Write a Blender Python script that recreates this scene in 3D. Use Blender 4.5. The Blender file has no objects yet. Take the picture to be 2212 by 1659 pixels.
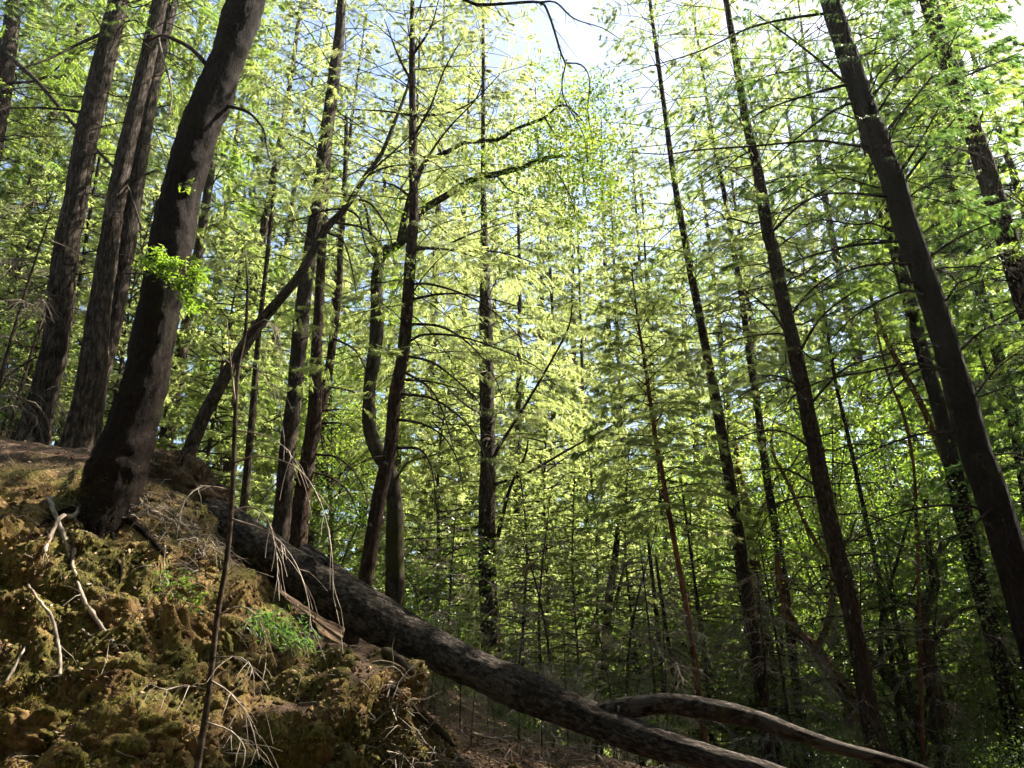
import bpy, math, random
import numpy as np
from mathutils import Vector
from mathutils.bvhtree import BVHTree

R = math.radians
S = bpy.context.scene
COL = S.collection
rng = np.random.default_rng(7)

# ------------------------------------------------------------------ camera, sky, sun, exposure
FPX = 1841.0                      # focal length in pixels of a 2212 px wide picture
PITCH = R(24.0)
EYE = np.array([0.0, 0.0, 1.6])
cam_d = bpy.data.cameras.new("camera")
cam_d.sensor_width = 36.0
cam_d.lens = 36.0 * FPX / 2212.0
cam_d.clip_end = 2000.0
cam = bpy.data.objects.new("camera", cam_d)
COL.objects.link(cam)
cam.location = EYE
cam.rotation_euler = (R(90) + PITCH, 0, 0)
S.camera = cam

SUN_AZ, SUN_EL = R(62), R(54)
sundir = Vector((math.sin(SUN_AZ) * math.cos(SUN_EL), math.cos(SUN_AZ) * math.cos(SUN_EL), math.sin(SUN_EL)))
W = bpy.data.worlds.new("World")
S.world = W
W.use_nodes = True
nt = W.node_tree
nt.nodes.clear()
sky = nt.nodes.new("ShaderNodeTexSky")
sky.sky_type = 'NISHITA'
sky.sun_disc = False
sky.sun_elevation = SUN_EL
sky.sun_rotation = SUN_AZ
sky.air_density = 1.0
sky.dust_density = 1.8
bg = nt.nodes.new("ShaderNodeBackground")
bg.inputs['Strength'].default_value = 0.055
wo = nt.nodes.new("ShaderNodeOutputWorld")
nt.links.new(sky.outputs[0], bg.inputs[0])
nt.links.new(bg.outputs[0], wo.inputs[0])
sl = bpy.data.lights.new("sun", 'SUN')
sl.energy = 5.0
sl.angle = R(0.53)
sl.color = (1.0, 0.93, 0.80)
so = bpy.data.objects.new("sun", sl)
COL.objects.link(so)
so.rotation_mode = 'QUATERNION'
so.rotation_quaternion = sundir.to_track_quat('Z', 'Y')
so.location = (0, 0, 60)
S.view_settings.view_transform = 'Standard'
S.view_settings.look = 'None'
S.view_settings.gamma = 1.0
S.view_settings.exposure = 2.68
cy = S.cycles
cy.max_bounces = 7
cy.diffuse_bounces = 5
cy.glossy_bounces = 2
cy.transmission_bounces = 4
cy.transparent_max_bounces = 4
cy.caustics_reflective = False
cy.caustics_refractive = False


def ray(px, py):
    a = (px - 1106.0) / FPX
    b = (829.5 - py) / FPX
    c, s = math.cos(PITCH), math.sin(PITCH)
    return np.array([a, c - b * s, s + b * c])


def at(px, py, Y):
    """point seen at picture position (px,py) that stands Y metres in front of the camera; also its depth"""
    d = ray(px, py)
    t = Y / d[1]
    return EYE + d * t, t


def to_px(p):
    d = np.asarray(p, float) - EYE
    c, s = math.cos(PITCH), math.sin(PITCH)
    f = d[1] * c + d[2] * s
    u = -d[1] * s + d[2] * c
    return 1106 + FPX * d[0] / f, 829.5 - FPX * u / f


# ------------------------------------------------------------------ noise
_perm = np.random.default_rng(3).permutation(512)
_perm = np.concatenate([_perm, _perm, _perm])
_grad = np.random.default_rng(4).normal(size=(512, 3))
_grad /= np.linalg.norm(_grad, axis=1, keepdims=True)


def pnoise(p):
    p = np.asarray(p, float)
    i = np.floor(p).astype(int)
    f = p - i
    i &= 511
    w = f * f * f * (f * (f * 6 - 15) + 10)
    out = 0
    for dx in (0, 1):
        for dy in (0, 1):
            for dz in (0, 1):
                h = _perm[_perm[_perm[(i[:, 0] + dx) & 511] + ((i[:, 1] + dy) & 511)] + ((i[:, 2] + dz) & 511)] & 511
                g = _grad[h]
                d = f - np.array([dx, dy, dz])
                ww = (w[:, 0] if dx else 1 - w[:, 0]) * (w[:, 1] if dy else 1 - w[:, 1]) * (w[:, 2] if dz else 1 - w[:, 2])
                out = out + ww * (g * d).sum(1)
    return out * 1.6


# ------------------------------------------------------------------ mesh building
class MB:
    def __init__(self):
        self.v, self.q, self.qm, self.a, self.c = [], [], [], [], []
        self.n = 0

    def add(self, verts, quads, mat=0, att=None, bc=None):
        verts = np.asarray(verts, np.float32).reshape(-1, 3)
        quads = np.asarray(quads, np.int64).reshape(-1, 4) + self.n
        self.v.append(verts)
        self.q.append(quads)
        self.qm.append(np.full(len(quads), mat, np.int32))
        if att is None:
            att = np.full(len(verts), 0.5, np.float32)
        self.a.append(np.asarray(att, np.float32))
        self.c.append(verts if bc is None else np.asarray(bc, np.float32))
        self.n += len(verts)

    def tube(self, pts, rad, sides=6, mat=0, rough=0.0, cap=True, seed=0.0, ridge=0.0):
        pts = np.asarray(pts, float)
        rad = np.asarray(rad, float)
        n = len(pts)
        tan = np.gradient(pts, axis=0)
        tan /= np.linalg.norm(tan, axis=1, keepdims=True) + 1e-9
        ref = np.array([1.0, 0, 0]) if abs(tan[0][0]) < 0.8 else np.array([0, 1.0, 0])
        u = np.zeros((n, 3))
        for k in range(n):
            r = ref - tan[k] * ref.dot(tan[k])
            r /= np.linalg.norm(r) + 1e-9
            u[k] = r
            ref = r
        w = np.cross(tan, u)
        ang = np.linspace(0, 2 * np.pi, sides, endpoint=False)
        ca, sa = np.cos(ang), np.sin(ang)
        rr = np.repeat(rad[:, None], sides, 1)
        base = pts[:, None, :] + rr[..., None] * (u[:, None, :] * ca[None, :, None] + w[:, None, :] * sa[None, :, None])
        if rough or ridge:
            flat = base.reshape(-1, 3)
            k = 0
            if rough:
                k = k + rough * (pnoise(flat * np.array([2.2, 2.2, 1.6]) + seed) + 0.6 * pnoise(flat * np.array([7, 7, 5.]) + seed * 2))
            if ridge:
                rn = pnoise(flat * np.array([26, 26, 3.2]) + seed)
                k = k + ridge * (1 - 2.2 * np.abs(rn))
            rr = rr * (1 + np.reshape(k, rr.shape))
            base = pts[:, None, :] + rr[..., None] * (u[:, None, :] * ca[None, :, None] + w[:, None, :] * sa[None, :, None])
        verts = base.reshape(-1, 3)
        i = np.arange(n - 1)[:, None] * sides
        j = np.arange(sides)[None, :]
        j2 = (j + 1) % sides
        quads = np.stack([i + j, i + j2, i + sides + j2, i + sides + j], -1).reshape(-1, 4)
        if cap:
            v0 = len(verts)
            verts = np.concatenate([verts, pts[:1] - tan[:1] * rad[0] * 0.2, pts[-1:] + tan[-1:] * rad[-1] * 0.3])
            c0 = [[v0, (k + 1) % sides, k, k] for k in range(0)]
            js = np.arange(0, sides - 1, 2)
            o = (n - 1) * sides
            a = np.stack([np.full(len(js), v0), (js + 2) % sides, js + 1, js], -1)
            b = np.stack([np.full(len(js), v0 + 1), o + js, o + js + 1, o + (js + 2) % sides], -1)
            if sides % 2 == 0:
                quads = np.concatenate([quads, a, b])
        along = np.concatenate([[0], np.cumsum(np.linalg.norm(np.diff(pts, axis=0), axis=1))]) + pts[0].sum() * 3
        rm = rad.mean() * 1.0 + 0 * rad
        bc = np.stack([ca[None] * rm[:, None] + pts[0, 0], sa[None] * rm[:, None] + pts[0, 1], np.repeat(along[:, None], sides, 1)], -1).reshape(-1, 3)
        if len(verts) > len(bc):
            bc = np.concatenate([bc, bc[:1], bc[-1:]])
        self.add(verts, quads, mat, bc=bc)

    def fronds(self, p, d, length, width, mat=0, att=None, side=None):
        """thin diamond shaped sprays: base p, direction d"""
        n = len(p)
        d = d / (np.linalg.norm(d, axis=1, keepdims=True) + 1e-9)
        if side is None:
            side = rng.normal(size=(n, 3))
        s = np.cross(d, side)
        s /= np.linalg.norm(s, axis=1, keepdims=True) + 1e-9
        nrm = np.cross(d, s)
        L = length[:, None]
        Wd = width[:, None] * 0.5
        mid = p + d * L * 0.45
        v = np.stack([p, mid + s * Wd + nrm * Wd * 0.35, p + d * L, mid - s * Wd + nrm * Wd * 0.35], 1).reshape(-1, 3)
        q = np.arange(n * 4).reshape(n, 4)
        if att is None:
            att = rng.random(n)
        self.add(v, q, mat, np.repeat(att, 4))

    def mesh(self, name, mats, smooth=True):
        me = bpy.data.meshes.new(name)
        v = np.concatenate(self.v)
        q = np.concatenate(self.q)
        qm = np.concatenate(self.qm)
        a = np.concatenate(self.a)
        me.vertices.add(len(v))
        me.vertices.foreach_set('co', v.ravel())
        me.loops.add(len(q) * 4)
        me.loops.foreach_set('vertex_index', q.ravel().astype(np.int32))
        me.polygons.add(len(q))
        me.polygons.foreach_set('loop_start', (np.arange(len(q)) * 4).astype(np.int32))
        me.polygons.foreach_set('material_index', qm)
        me.polygons.foreach_set('use_smooth', np.full(len(q), smooth))
        at_ = me.attributes.new('v', 'FLOAT', 'POINT')
        at_.data.foreach_set('value', a)
        bc_ = me.attributes.new('bc', 'FLOAT_VECTOR', 'POINT')
        bc_.data.foreach_set('vector', np.concatenate(self.c).ravel())
        for m in (mats if isinstance(mats, (list, tuple)) else [mats]):
            me.materials.append(m)
        me.update(calc_edges=True)
        return me

    def build(self, name, mats, parent=None, smooth=True, origin=None):
        if origin is not None:
            self.v = [x - np.asarray(origin, np.float32) for x in self.v]
        o = bpy.data.objects.new(name, self.mesh(name, mats, smooth))
        COL.objects.link(o)
        if parent is not None:
            o.parent = parent
        elif origin is not None:
            o.location = origin
        return o


def tag(o, label=None, cat=None, group=None, kind=None):
    if label:
        o['label'] = label
    if cat:
        o['category'] = cat
    if group:
        o['group'] = group
    if kind:
        o['kind'] = kind
    return o


def thing(name, label, cat, loc, group=None):
    o = bpy.data.objects.new(name, None)
    COL.objects.link(o)
    o.location = loc
    o.empty_display_size = 0.3
    return tag(o, label, cat, group)


def spline(P, step=0.2):
    """Catmull-Rom through rows of P (any width), about `step` apart in the first three columns"""
    P = np.asarray(P, float)
    if len(P) == 2:
        P = np.stack([P[0], (P[0] + P[1]) / 2, P[1]])
    E = np.concatenate([2 * P[:1] - P[1:2], P, 2 * P[-1:] - P[-2:-1]])
    out = []
    for k in range(len(P) - 1):
        p0, p1, p2, p3 = E[k], E[k + 1], E[k + 2], E[k + 3]
        m = max(2, int(np.linalg.norm(p2[:3] - p1[:3]) / step) + 1)
        t = np.linspace(0, 1, m, endpoint=False)[:, None]
        out.append(0.5 * (2 * p1 + (p2 - p0) * t + (2 * p0 - 5 * p1 + 4 * p2 - p3) * t ** 2 + (3 * p1 - p0 - 3 * p2 + p3) * t ** 3))
    out.append(P[-1:])
    return np.concatenate(out)


# ------------------------------------------------------------------ materials
def new_mat(name):
    m = bpy.data.materials.new(name)
    m.use_nodes = True
    t = m.node_tree
    t.nodes.clear()
    out = t.nodes.new("ShaderNodeOutputMaterial")
    return m, t, out


def ramp(t, stops):
    r = t.nodes.new("ShaderNodeValToRGB")
    e = r.color_ramp.elements
    while len(e) < len(stops):
        e.new(0.5)
    for k, (p, c) in enumerate(stops):
        e[k].position = p
        e[k].color = (*c, 1)
    return r


def noise_node(t, vec, scale, detail=5, rough=0.6):
    n = t.nodes.new("ShaderNodeTexNoise")
    n.inputs['Scale'].default_value = scale
    n.inputs['Detail'].default_value = detail
    n.inputs['Roughness'].default_value = rough
    t.links.new(vec, n.inputs['Vector'])
    return n


def mapping(t, scale):
    g = t.nodes.new("ShaderNodeNewGeometry")
    mp = t.nodes.new("ShaderNodeMapping")
    mp.inputs['Scale'].default_value = scale
    t.links.new(g.outputs['Position'], mp.inputs['Vector'])
    return mp.outputs[0]


def mix_col(t, fac, a, b):
    m = t.nodes.new("ShaderNodeMix")
    m.data_type = 'RGBA'
    t.links.new(fac, m.inputs[0])
    for k, x in ((6, a), (7, b)):
        if isinstance(x, tuple):
            m.inputs[k].default_value = (*x, 1)
        else:
            t.links.new(x, m.inputs[k])
    return m.outputs[2]


def bark_map(t, scale):
    g = t.nodes.new("ShaderNodeAttribute")
    g.attribute_name = 'bc'
    mp = t.nodes.new("ShaderNodeMapping")
    mp.inputs['Scale'].default_value = scale
    t.links.new(g.outputs['Vector'], mp.inputs['Vector'])
    return mp.outputs[0]


def bark(name, dark, mid, light, moss=None, moss_amt=0.5, lichen=0.0, zscale=0.16, sc=16, bump=0.02, patch=None):
    m, t, out = new_mat(name)
    vec = bark_map(t, (1, 1, zscale))
    n1 = noise_node(t, vec, sc, 8, 0.72)
    n2 = noise_node(t, mapping(t, (1, 1, 1)), 2.3, 4, 0.6)
    r = ramp(t, [(0.38, dark), (0.5, mid), (0.63, light)])
    t.links.new(n1.outputs[0], r.inputs[0])
    col = r.outputs[0]
    if patch:
        n4 = noise_node(t, bark_map(t, (1, 1, 0.5)), 3.2, 5, 0.7)
        rp = ramp(t, [(0.56, (0, 0, 0)), (0.585, (1, 1, 1))])
        t.links.new(n4.outputs[0], rp.inputs[0])
        fine = noise_node(t, bark_map(t, (1, 1, 0.12)), 40, 4, 0.6)
        rq = ramp(t, [(0.35, tuple(0.45 * x for x in patch)), (0.65, patch)])
        t.links.new(fine.outputs[0], rq.inputs[0])
        col = mix_col(t, rp.outputs[0], col, rq.outputs[0])
    if moss:
        rm = ramp(t, [(moss_amt, (0, 0, 0)), (moss_amt + 0.12, (1, 1, 1))])
        t.links.new(n2.outputs[0], rm.inputs[0])
        col = mix_col(t, rm.outputs[0], col, moss)
    if lichen:
        n3 = noise_node(t, mapping(t, (1, 1, 0.8)), 9, 3, 0.5)
        rl = ramp(t, [(1 - lichen - 0.02, (0, 0, 0)), (1 - lichen + 0.04, (1, 1, 1))])
        t.links.new(n3.outputs[0], rl.inputs[0])
        col = mix_col(t, rl.outputs[0], col, (0.30, 0.30, 0.26))
    b = t.nodes.new("ShaderNodeBsdfPrincipled")
    b.inputs['Roughness'].default_value = 0.85
    b.inputs['Specular IOR Level'].default_value = 0.05
    t.links.new(col, b.inputs['Base Color'])
    bp = t.nodes.new("ShaderNodeBump")
    bp.inputs['Strength'].default_value = 1.0
    bp.inputs['Distance'].default_value = bump
    t.links.new(n1.outputs[0], bp.inputs['Height'])
    t.links.new(bp.outputs[0], b.inputs['Normal'])
    t.links.new(b.outputs[0], out.inputs[0])
    return m


def foliage(name, stops, trans_stops, tfac=0.5, spec=0.3, rough=0.45):
    m, t, out = new_mat(name)
    a = t.nodes.new("ShaderNodeAttribute")
    a.attribute_name = 'v'
    n = noise_node(t, mapping(t, (1, 1, 1)), 0.55, 3, 0.6)
    ad = t.nodes.new("ShaderNodeMath")
    ad.operation = 'MULTIPLY_ADD'
    t.links.new(a.outputs['Fac'], ad.inputs[0])
    ad.inputs[1].default_value = 0.55
    sb = t.nodes.new("ShaderNodeMath")
    sb.operation = 'MULTIPLY_ADD'
    sb.inputs[1].default_value = 1.5
    sb.inputs[2].default_value = -0.53
    t.links.new(n.outputs[0], sb.inputs[0])
    t.links.new(sb.outputs[0], ad.inputs[2])
    r1 = ramp(t, stops)
    r2 = ramp(t, trans_stops)
    t.links.new(ad.outputs[0], r1.inputs[0])
    t.links.new(ad.outputs[0], r2.inputs[0])
    b = t.nodes.new("ShaderNodeBsdfPrincipled")
    b.inputs['Roughness'].default_value = rough
    b.inputs['Specular IOR Level'].default_value = spec
    t.links.new(r1.outputs[0], b.inputs['Base Color'])
    tr = t.nodes.new("ShaderNodeBsdfTranslucent")
    t.links.new(r2.outputs[0], tr.inputs[0])
    mx = t.nodes.new("ShaderNodeMixShader")
    mx.inputs[0].default_value = tfac
    t.links.new(b.outputs[0], mx.inputs[1])
    t.links.new(tr.outputs[0], mx.inputs[2])
    t.links.new(mx.outputs[0], out.inputs[0])
    return m


M = {}
M['bark_grey'] = bark('furrowed_grey_bark', (0.007, 0.005, 0.0035), (0.032, 0.023, 0.017), (0.12, 0.093, 0.07), zscale=0.16, sc=34, bump=0.06)
M['bark_brown'] = bark('brown_bark', (0.009, 0.006, 0.0042), (0.030, 0.021, 0.015), (0.085, 0.064, 0.048), lichen=0.31, zscale=0.28, sc=34, bump=0.04)
M['bark_red'] = bark('red_brown_bark', (0.009, 0.005, 0.0035), (0.030, 0.017, 0.011), (0.075, 0.047, 0.032), lichen=0.29, zscale=0.28, sc=34, bump=0.04)
M['bark_dark'] = bark('dark_bark', (0.004, 0.0027, 0.002), (0.0095, 0.006, 0.0044), (0.024, 0.0155, 0.011), moss=(0.016, 0.016, 0.004), moss_amt=0.60, lichen=0.20, zscale=0.45, sc=34, bump=0.03)
M['bark_moss'] = bark('mossy_bark', (0.014, 0.010, 0.007), (0.032, 0.024, 0.016), (0.07, 0.055, 0.04), moss=(0.028, 0.027, 0.006), moss_amt=0.5, zscale=0.4)
M['madrone'] = bark('smooth_red_bark', (0.05, 0.02, 0.010), (0.12, 0.048, 0.022), (0.22, 0.10, 0.05), zscale=0.3, sc=7, bump=0.004)
M['log_bark'] = bark('weathered_log_bark', (0.007, 0.0055, 0.0043), (0.030, 0.023, 0.0185), (0.12, 0.098, 0.08), lichen=0.25, zscale=0.42, sc=30, bump=0.06, patch=(0.11, 0.09, 0.075), moss=(0.05, 0.045, 0.012), moss_amt=0.66)
M['pale_wood'] = bark('bleached_wood', (0.08, 0.06, 0.045), (0.21, 0.17, 0.13), (0.36, 0.31, 0.25), zscale=0.2, sc=40, bump=0.004)
M['twig'] = bark('twig_bark', (0.015, 0.010, 0.007), (0.035, 0.025, 0.018), (0.075, 0.06, 0.046), zscale=1, sc=12, bump=0.002)
M['dead_twig'] = bark('dry_twig', (0.07, 0.055, 0.042), (0.17, 0.14, 0.11), (0.32, 0.27, 0.22), zscale=1, sc=6, bump=0.002)
M['fir_pale'] = foliage('pale_fir_needles', [(0.0, (0.045, 0.075, 0.018)), (0.5, (0.085, 0.12, 0.030)), (1.0, (0.14, 0.16, 0.055))],
                        [(0.0, (0.27, 0.36, 0.085)), (0.5, (0.49, 0.57, 0.17)), (1.0, (0.74, 0.76, 0.34))], 0.62)
M['fir_mid'] = foliage('mid_fir_needles', [(0.0, (0.025, 0.055, 0.014)), (0.5, (0.05, 0.09, 0.020)), (1.0, (0.10, 0.13, 0.035))],
                       [(0.0, (0.15, 0.27, 0.03)), (0.5, (0.32, 0.46, 0.055)), (1.0, (0.58, 0.64, 0.14))], 0.6)
M['fir_dark'] = foliage('dark_fir_needles', [(0.0, (0.014, 0.040, 0.016)), (0.5, (0.030, 0.065, 0.020)), (1.0, (0.06, 0.095, 0.026))],
                        [(0.0, (0.06, 0.15, 0.025)), (0.5, (0.14, 0.27, 0.035)), (1.0, (0.34, 0.44, 0.07))])
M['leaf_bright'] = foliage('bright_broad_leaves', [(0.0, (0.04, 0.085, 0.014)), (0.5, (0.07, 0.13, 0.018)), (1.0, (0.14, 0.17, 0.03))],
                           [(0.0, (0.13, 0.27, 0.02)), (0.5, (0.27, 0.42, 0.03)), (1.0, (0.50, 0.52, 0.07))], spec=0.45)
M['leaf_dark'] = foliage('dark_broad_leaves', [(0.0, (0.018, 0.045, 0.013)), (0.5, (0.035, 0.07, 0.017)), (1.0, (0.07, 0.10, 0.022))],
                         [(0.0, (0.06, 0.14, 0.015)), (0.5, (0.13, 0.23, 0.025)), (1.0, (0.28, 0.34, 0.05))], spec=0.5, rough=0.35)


def ground_mat():
    m, t, out = new_mat('soil_moss_and_duff')
    p = mapping(t, (1, 1, 1))
    pv = mapping(t, (1, 1, 0.45))
    n_big = noise_node(t, p, 1.1, 5, 0.65)
    n_mid = noise_node(t, pv, 5.5, 6, 0.7)
    n_fine = noise_node(t, pv, 38, 5, 0.7)
    soil = ramp(t, [(0.34, (0.040, 0.023, 0.010)), (0.46, (0.14, 0.085, 0.030)), (0.60, (0.32, 0.215, 0.074)), (0.75, (0.46, 0.34, 0.16))])
    t.links.new(n_mid.outputs[0], soil.inputs[0])
    mossc = ramp(t, [(0.36, (0.020, 0.019, 0.005)), (0.5, (0.070, 0.061, 0.012)), (0.66, (0.17, 0.138, 0.026))])
    t.links.new(n_fine.outputs[0], mossc.inputs[0])
    mm = t.nodes.new("ShaderNodeMath")
    mm.operation = 'MULTIPLY_ADD'
    mm.inputs[1].default_value = 0.5
    t.links.new(n_mid.outputs[0], mm.inputs[0])
    mm2 = t.nodes.new("ShaderNodeMath")
    mm2.operation = 'MULTIPLY'
    mm2.inputs[1].default_value = 0.55
    t.links.new(n_big.outputs[0], mm2.inputs[0])
    t.links.new(mm2.outputs[0], mm.inputs[2])
    mfac = ramp(t, [(0.475, (0, 0, 0)), (0.545, (1, 1, 1))])
    t.links.new(mm.outputs[0], mfac.inputs[0])
    col = mix_col(t, mfac.outputs[0], soil.outputs[0], mossc.outputs[0])
    # needle duff where the ground lies flat
    duff = ramp(t, [(0.3, (0.026, 0.015, 0.009)), (0.5, (0.075, 0.045, 0.027)), (0.7, (0.17, 0.11, 0.07))])
    t.links.new(n_fine.outputs[0], duff.inputs[0])
    a = t.nodes.new("ShaderNodeAttribute")
    a.attribute_name = 'v'
    col = mix_col(t, a.outputs['Fac'], col, duff.outputs[0])
    b = t.nodes.new("ShaderNodeBsdfPrincipled")
    b.inputs['Roughness'].default_value = 0.95
    b.inputs['Specular IOR Level'].default_value = 0.15
    t.links.new(col, b.inputs['Base Color'])
    bp = t.nodes.new("ShaderNodeBump")
    bp.inputs['Distance'].default_value = 0.03
    bp.inputs['Strength'].default_value = 0.9
    t.links.new(n_fine.outputs[0], bp.inputs['Height'])
    bp2 = t.nodes.new("ShaderNodeBump")
    bp2.inputs['Distance'].default_value = 0.08
    bp2.inputs['Strength'].default_value = 0.8
    t.links.new(n_mid.outputs[0], bp2.inputs['Height'])
    t.links.new(bp.outputs[0], bp2.inputs['Normal'])
    t.links.new(bp2.outputs[0], b.inputs['Normal'])
    t.links.new(b.outputs[0], out.inputs[0])
    return m


M['ground'] = ground_mat()


def litter_mat():
    m, t, out = new_mat('dry_leaf')
    a = t.nodes.new("ShaderNodeAttribute")
    a.attribute_name = 'v'
    r = ramp(t, [(0.0, (0.06, 0.03, 0.018)), (0.5, (0.20, 0.10, 0.045)), (0.85, (0.34, 0.20, 0.11)), (1.0, (0.45, 0.36, 0.26))])
    t.links.new(a.outputs['Fac'], r.inputs[0])
    b = t.nodes.new("ShaderNodeBsdfPrincipled")
    b.inputs['Roughness'].default_value = 0.7
    t.links.new(r.outputs[0], b.inputs['Base Color'])
    t.links.new(b.outputs[0], out.inputs[0])
    return m


M['litter'] = litter_mat()

# ------------------------------------------------------------------ terrain
anch = []
for a in [(-150, 1659, 6.4), (-150, 1300, 7.6), (-150, 1000, 9.0), (-150, 935, 11.5),
          (0, 1659, 6.6), (0, 1500, 7.1), (0, 1300, 7.7), (0, 1120, 8.4), (0, 1005, 9.3), (0, 950, 11.0),
          (250, 1659, 6.7), (250, 1530, 7.0), (250, 1440, 7.35), (250, 1300, 7.8), (236, 1125, 8.75), (71, 945, 13.0), (170, 985, 12.4),
          (420, 1659, 6.9), (430, 1450, 7.6), (430, 1250, 8.3), (400, 1140, 9.0), (400, 1050, 10.4), (330, 1090, 9.2), (330, 1010, 11.0),
          (600, 1659, 7.1), (600, 1500, 7.7), (600, 1380, 8.35), (590, 1290, 9.2), (520, 1200, 9.5),
          (700, 1659, 7.3), (665, 1590, 8.0), (660, 1480, 8.45), (780, 1590, 7.4), (780, 1500, 7.7), (770, 1430, 7.95), (750, 1370, 8.5),
          (900, 1655, 7.6), (905, 1590, 8.2), (880, 1500, 9.1), (850, 1480, 9.6), (850, 1520, 10.4),
          (1000, 1659, 7.9), (1000, 1600, 8.9), (1100, 1605, 9.7), (1250, 1625, 9.7), (1400, 1662, 9.7),
          (600, 1320, 11), (800, 1500, 11.5), (1063, 1570, 17), (603, 1265, 14.5), (853, 1420, 14)]:
    anch.append(at(*a)[0])
for a in [(0, 0, 0), (-4, 0, 0.2), (4, 0, -0.1), (0, 4.6, 0.1), (-4, 4.4, 0.35), (6, 5, 0.0), (-10, 2, 2.0), (2.5, 6.3, 0.5), (8, 9, 0.4), (8, 15, 0.4),
          (4, 13, 0.9), (15, 20, 0.0), (0, 25, 1.6), (-10, 25, 8), (-9, 15, 7), (-15, 8, 7.6), (-30, 30, 14), (-40, 0, 13), (0, 60, 7), (60, 60, 5),
          (60, 0, -3), (-60, 60, 20), (0, -30, -3), (0, 150, 24), (150, 150, 20), (-150, 150, 26), (-150, -100, 5), (150, -150, -6), (0, -150, -6), (6, 28, 0.8), (25, 35, 0.5)]:
    anch.append(np.array(a, float))
anch = np.array(anch)
_c2 = 0.25


def _phi(p, q):
    d = p[:, None, :2] - q[None, :, :2]
    return np.sqrt((d ** 2).sum(-1) + _c2)


_A = _phi(anch, anch) - np.eye(len(anch)) * 0.04
_P = np.c_[np.ones(len(anch)), anch[:, :2]]
_K = np.block([[_A, _P], [_P.T, np.zeros((3, 3))]])
_sol = np.linalg.solve(_K, np.r_[anch[:, 2], 0, 0, 0])


def ground0(xy):
    xy = np.atleast_2d(np.asarray(xy, float))
    out = np.empty(len(xy))
    for s in range(0, len(xy), 20000):
        q = xy[s:s + 20000]
        out[s:s + 20000] = _phi(q, anch) @ _sol[:-3] + np.c_[np.ones(len(q)), q] @ _sol[-3:]
    return out


def axis(lo, hi, fine, far_lo, far_hi, g=1.13):
    a = list(np.arange(lo, hi, fine))
    s, x = fine, lo
    left = []
    while x > far_lo:
        s = min(s * g, 14)
        x -= s
        left.append(x)
    s, x = fine, hi
    right = [hi]
    while x < far_hi:
        s = min(s * g, 14)
        x += s
        right.append(x)
    return np.array(left[::-1] + a + right)


gx = axis(-6.3, 1.6, 0.024, -150, 150)
gy = axis(5.4, 10.4, 0.019, -60, 170)
X, Yg = np.meshgrid(gx, gy)
xy = np.c_[X.ravel(), Yg.ravel()]
Z = ground0(xy)
ny, nx = X.shape
Zg = Z.reshape(ny, nx)
dzy, dzx = np.gradient(Zg, gy, gx)
nrm = np.stack([-dzx, -dzy, np.ones_like(Zg)], -1)
nrm /= np.linalg.norm(nrm, axis=-1, keepdims=True)
steep = 1 - nrm[..., 2].ravel()
P = np.c_[xy, Z]
near = np.exp(-(np.clip(np.maximum(np.abs(xy[:, 0] + 2.2) - 4.2, np.abs(xy[:, 1] - 7.5) - 3.0), 0, None) / 1.5) ** 2)
msk = near * np.clip((steep - 0.10) / 0.25, 0.10, 1)
warp = np.stack([pnoise(P * 1.3 + 5), pnoise(P * 1.3 + 15), pnoise(P * 1.3 + 25)], 1) * 0.35
Q = P + warp
d = 0.26 * pnoise(Q * np.array([1.1, 1.1, 0.8]) + 2)
rid = 1 - 2 * np.abs(pnoise(Q * np.array([2.4, 2.4, 1.15]) + 9))
d += -0.16 * rid
rid2 = 1 - 2 * np.abs(pnoise(Q * np.array([6.5, 6.5, 2.4]) + 40))
d += -0.042 * rid2
d += 0.028 * (1 - 2 * np.abs(pnoise(Q * np.array([16, 16, 6.]) + 70)))
d += 0.032 * pnoise(P * np.array([34, 34, 17.]) + 90)
# ledges: the face breaks into steps that overhang a little
led = np.sin(P[:, 2] * 9 + 3 * pnoise(P * 0.9 + 33))
d += 0.08 * np.clip(led, -0.3, 1)
d_far = 0.12 * pnoise(P * 0.35 + 3) + 0.05 * pnoise(P * 1.4 + 7)
disp = d * msk + d_far * (1 - near) + near * (1 - msk) * 0.03 * pnoise(P * 6 + 1)
Pn = P + nrm.reshape(-1, 3) * disp[:, None]
duff_f = np.clip((0.21 - steep) / 0.08 + 0.5 * pnoise(P * 1.7 + 60) , 0, 1)
duff_f = np.maximum(duff_f * near, 1 - near)
gi = np.arange(ny * nx).reshape(ny, nx)
quads = np.stack([gi[:-1, :-1], gi[:-1, 1:], gi[1:, 1:], gi[1:, :-1]], -1).reshape(-1, 4)
mb = MB()
mb.add(Pn, quads, 0, duff_f)
ground = mb.build('ground', M['ground'])
tag(ground, 'steep mossy ochre soil bank with brown needle duff along its top', kind='structure')
_bm = ground.data
bvh = BVHTree.FromPolygons([tuple(p) for p in Pn.tolist()], quads.tolist())


def gz(x, y):
    h = bvh.ray_cast(Vector((x, y, 80)), Vector((0, 0, -1)))
    return h[0].z if h[0] else float(ground0([(x, y)])[0])


def on_ground(px, py, lift=0.02):
    d = ray(px, py)
    h = bvh.ray_cast(Vector(EYE), Vector(d / np.linalg.norm(d)))
    if h[0] is None or h[3] > 40:
        return None
    return np.array(h[0]) + np.array(h[1]) * lift


# ------------------------------------------------------------------ trees traced from the picture
def px_path(pts, Y, Yend=None, wscale=1.0):
    """rows x,y,z,r from picture points (px,py,width)"""
    n = len(pts)
    out = []
    for k, (px, py, w) in enumerate(pts):
        y = Y if Yend is None else Y + (Yend - Y) * k / (n - 1)
        p, t = at(px, py, y)
        out.append([*p, max(0.0025, 0.5 * w * t / FPX * wscale)])
    return np.array(out)


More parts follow.
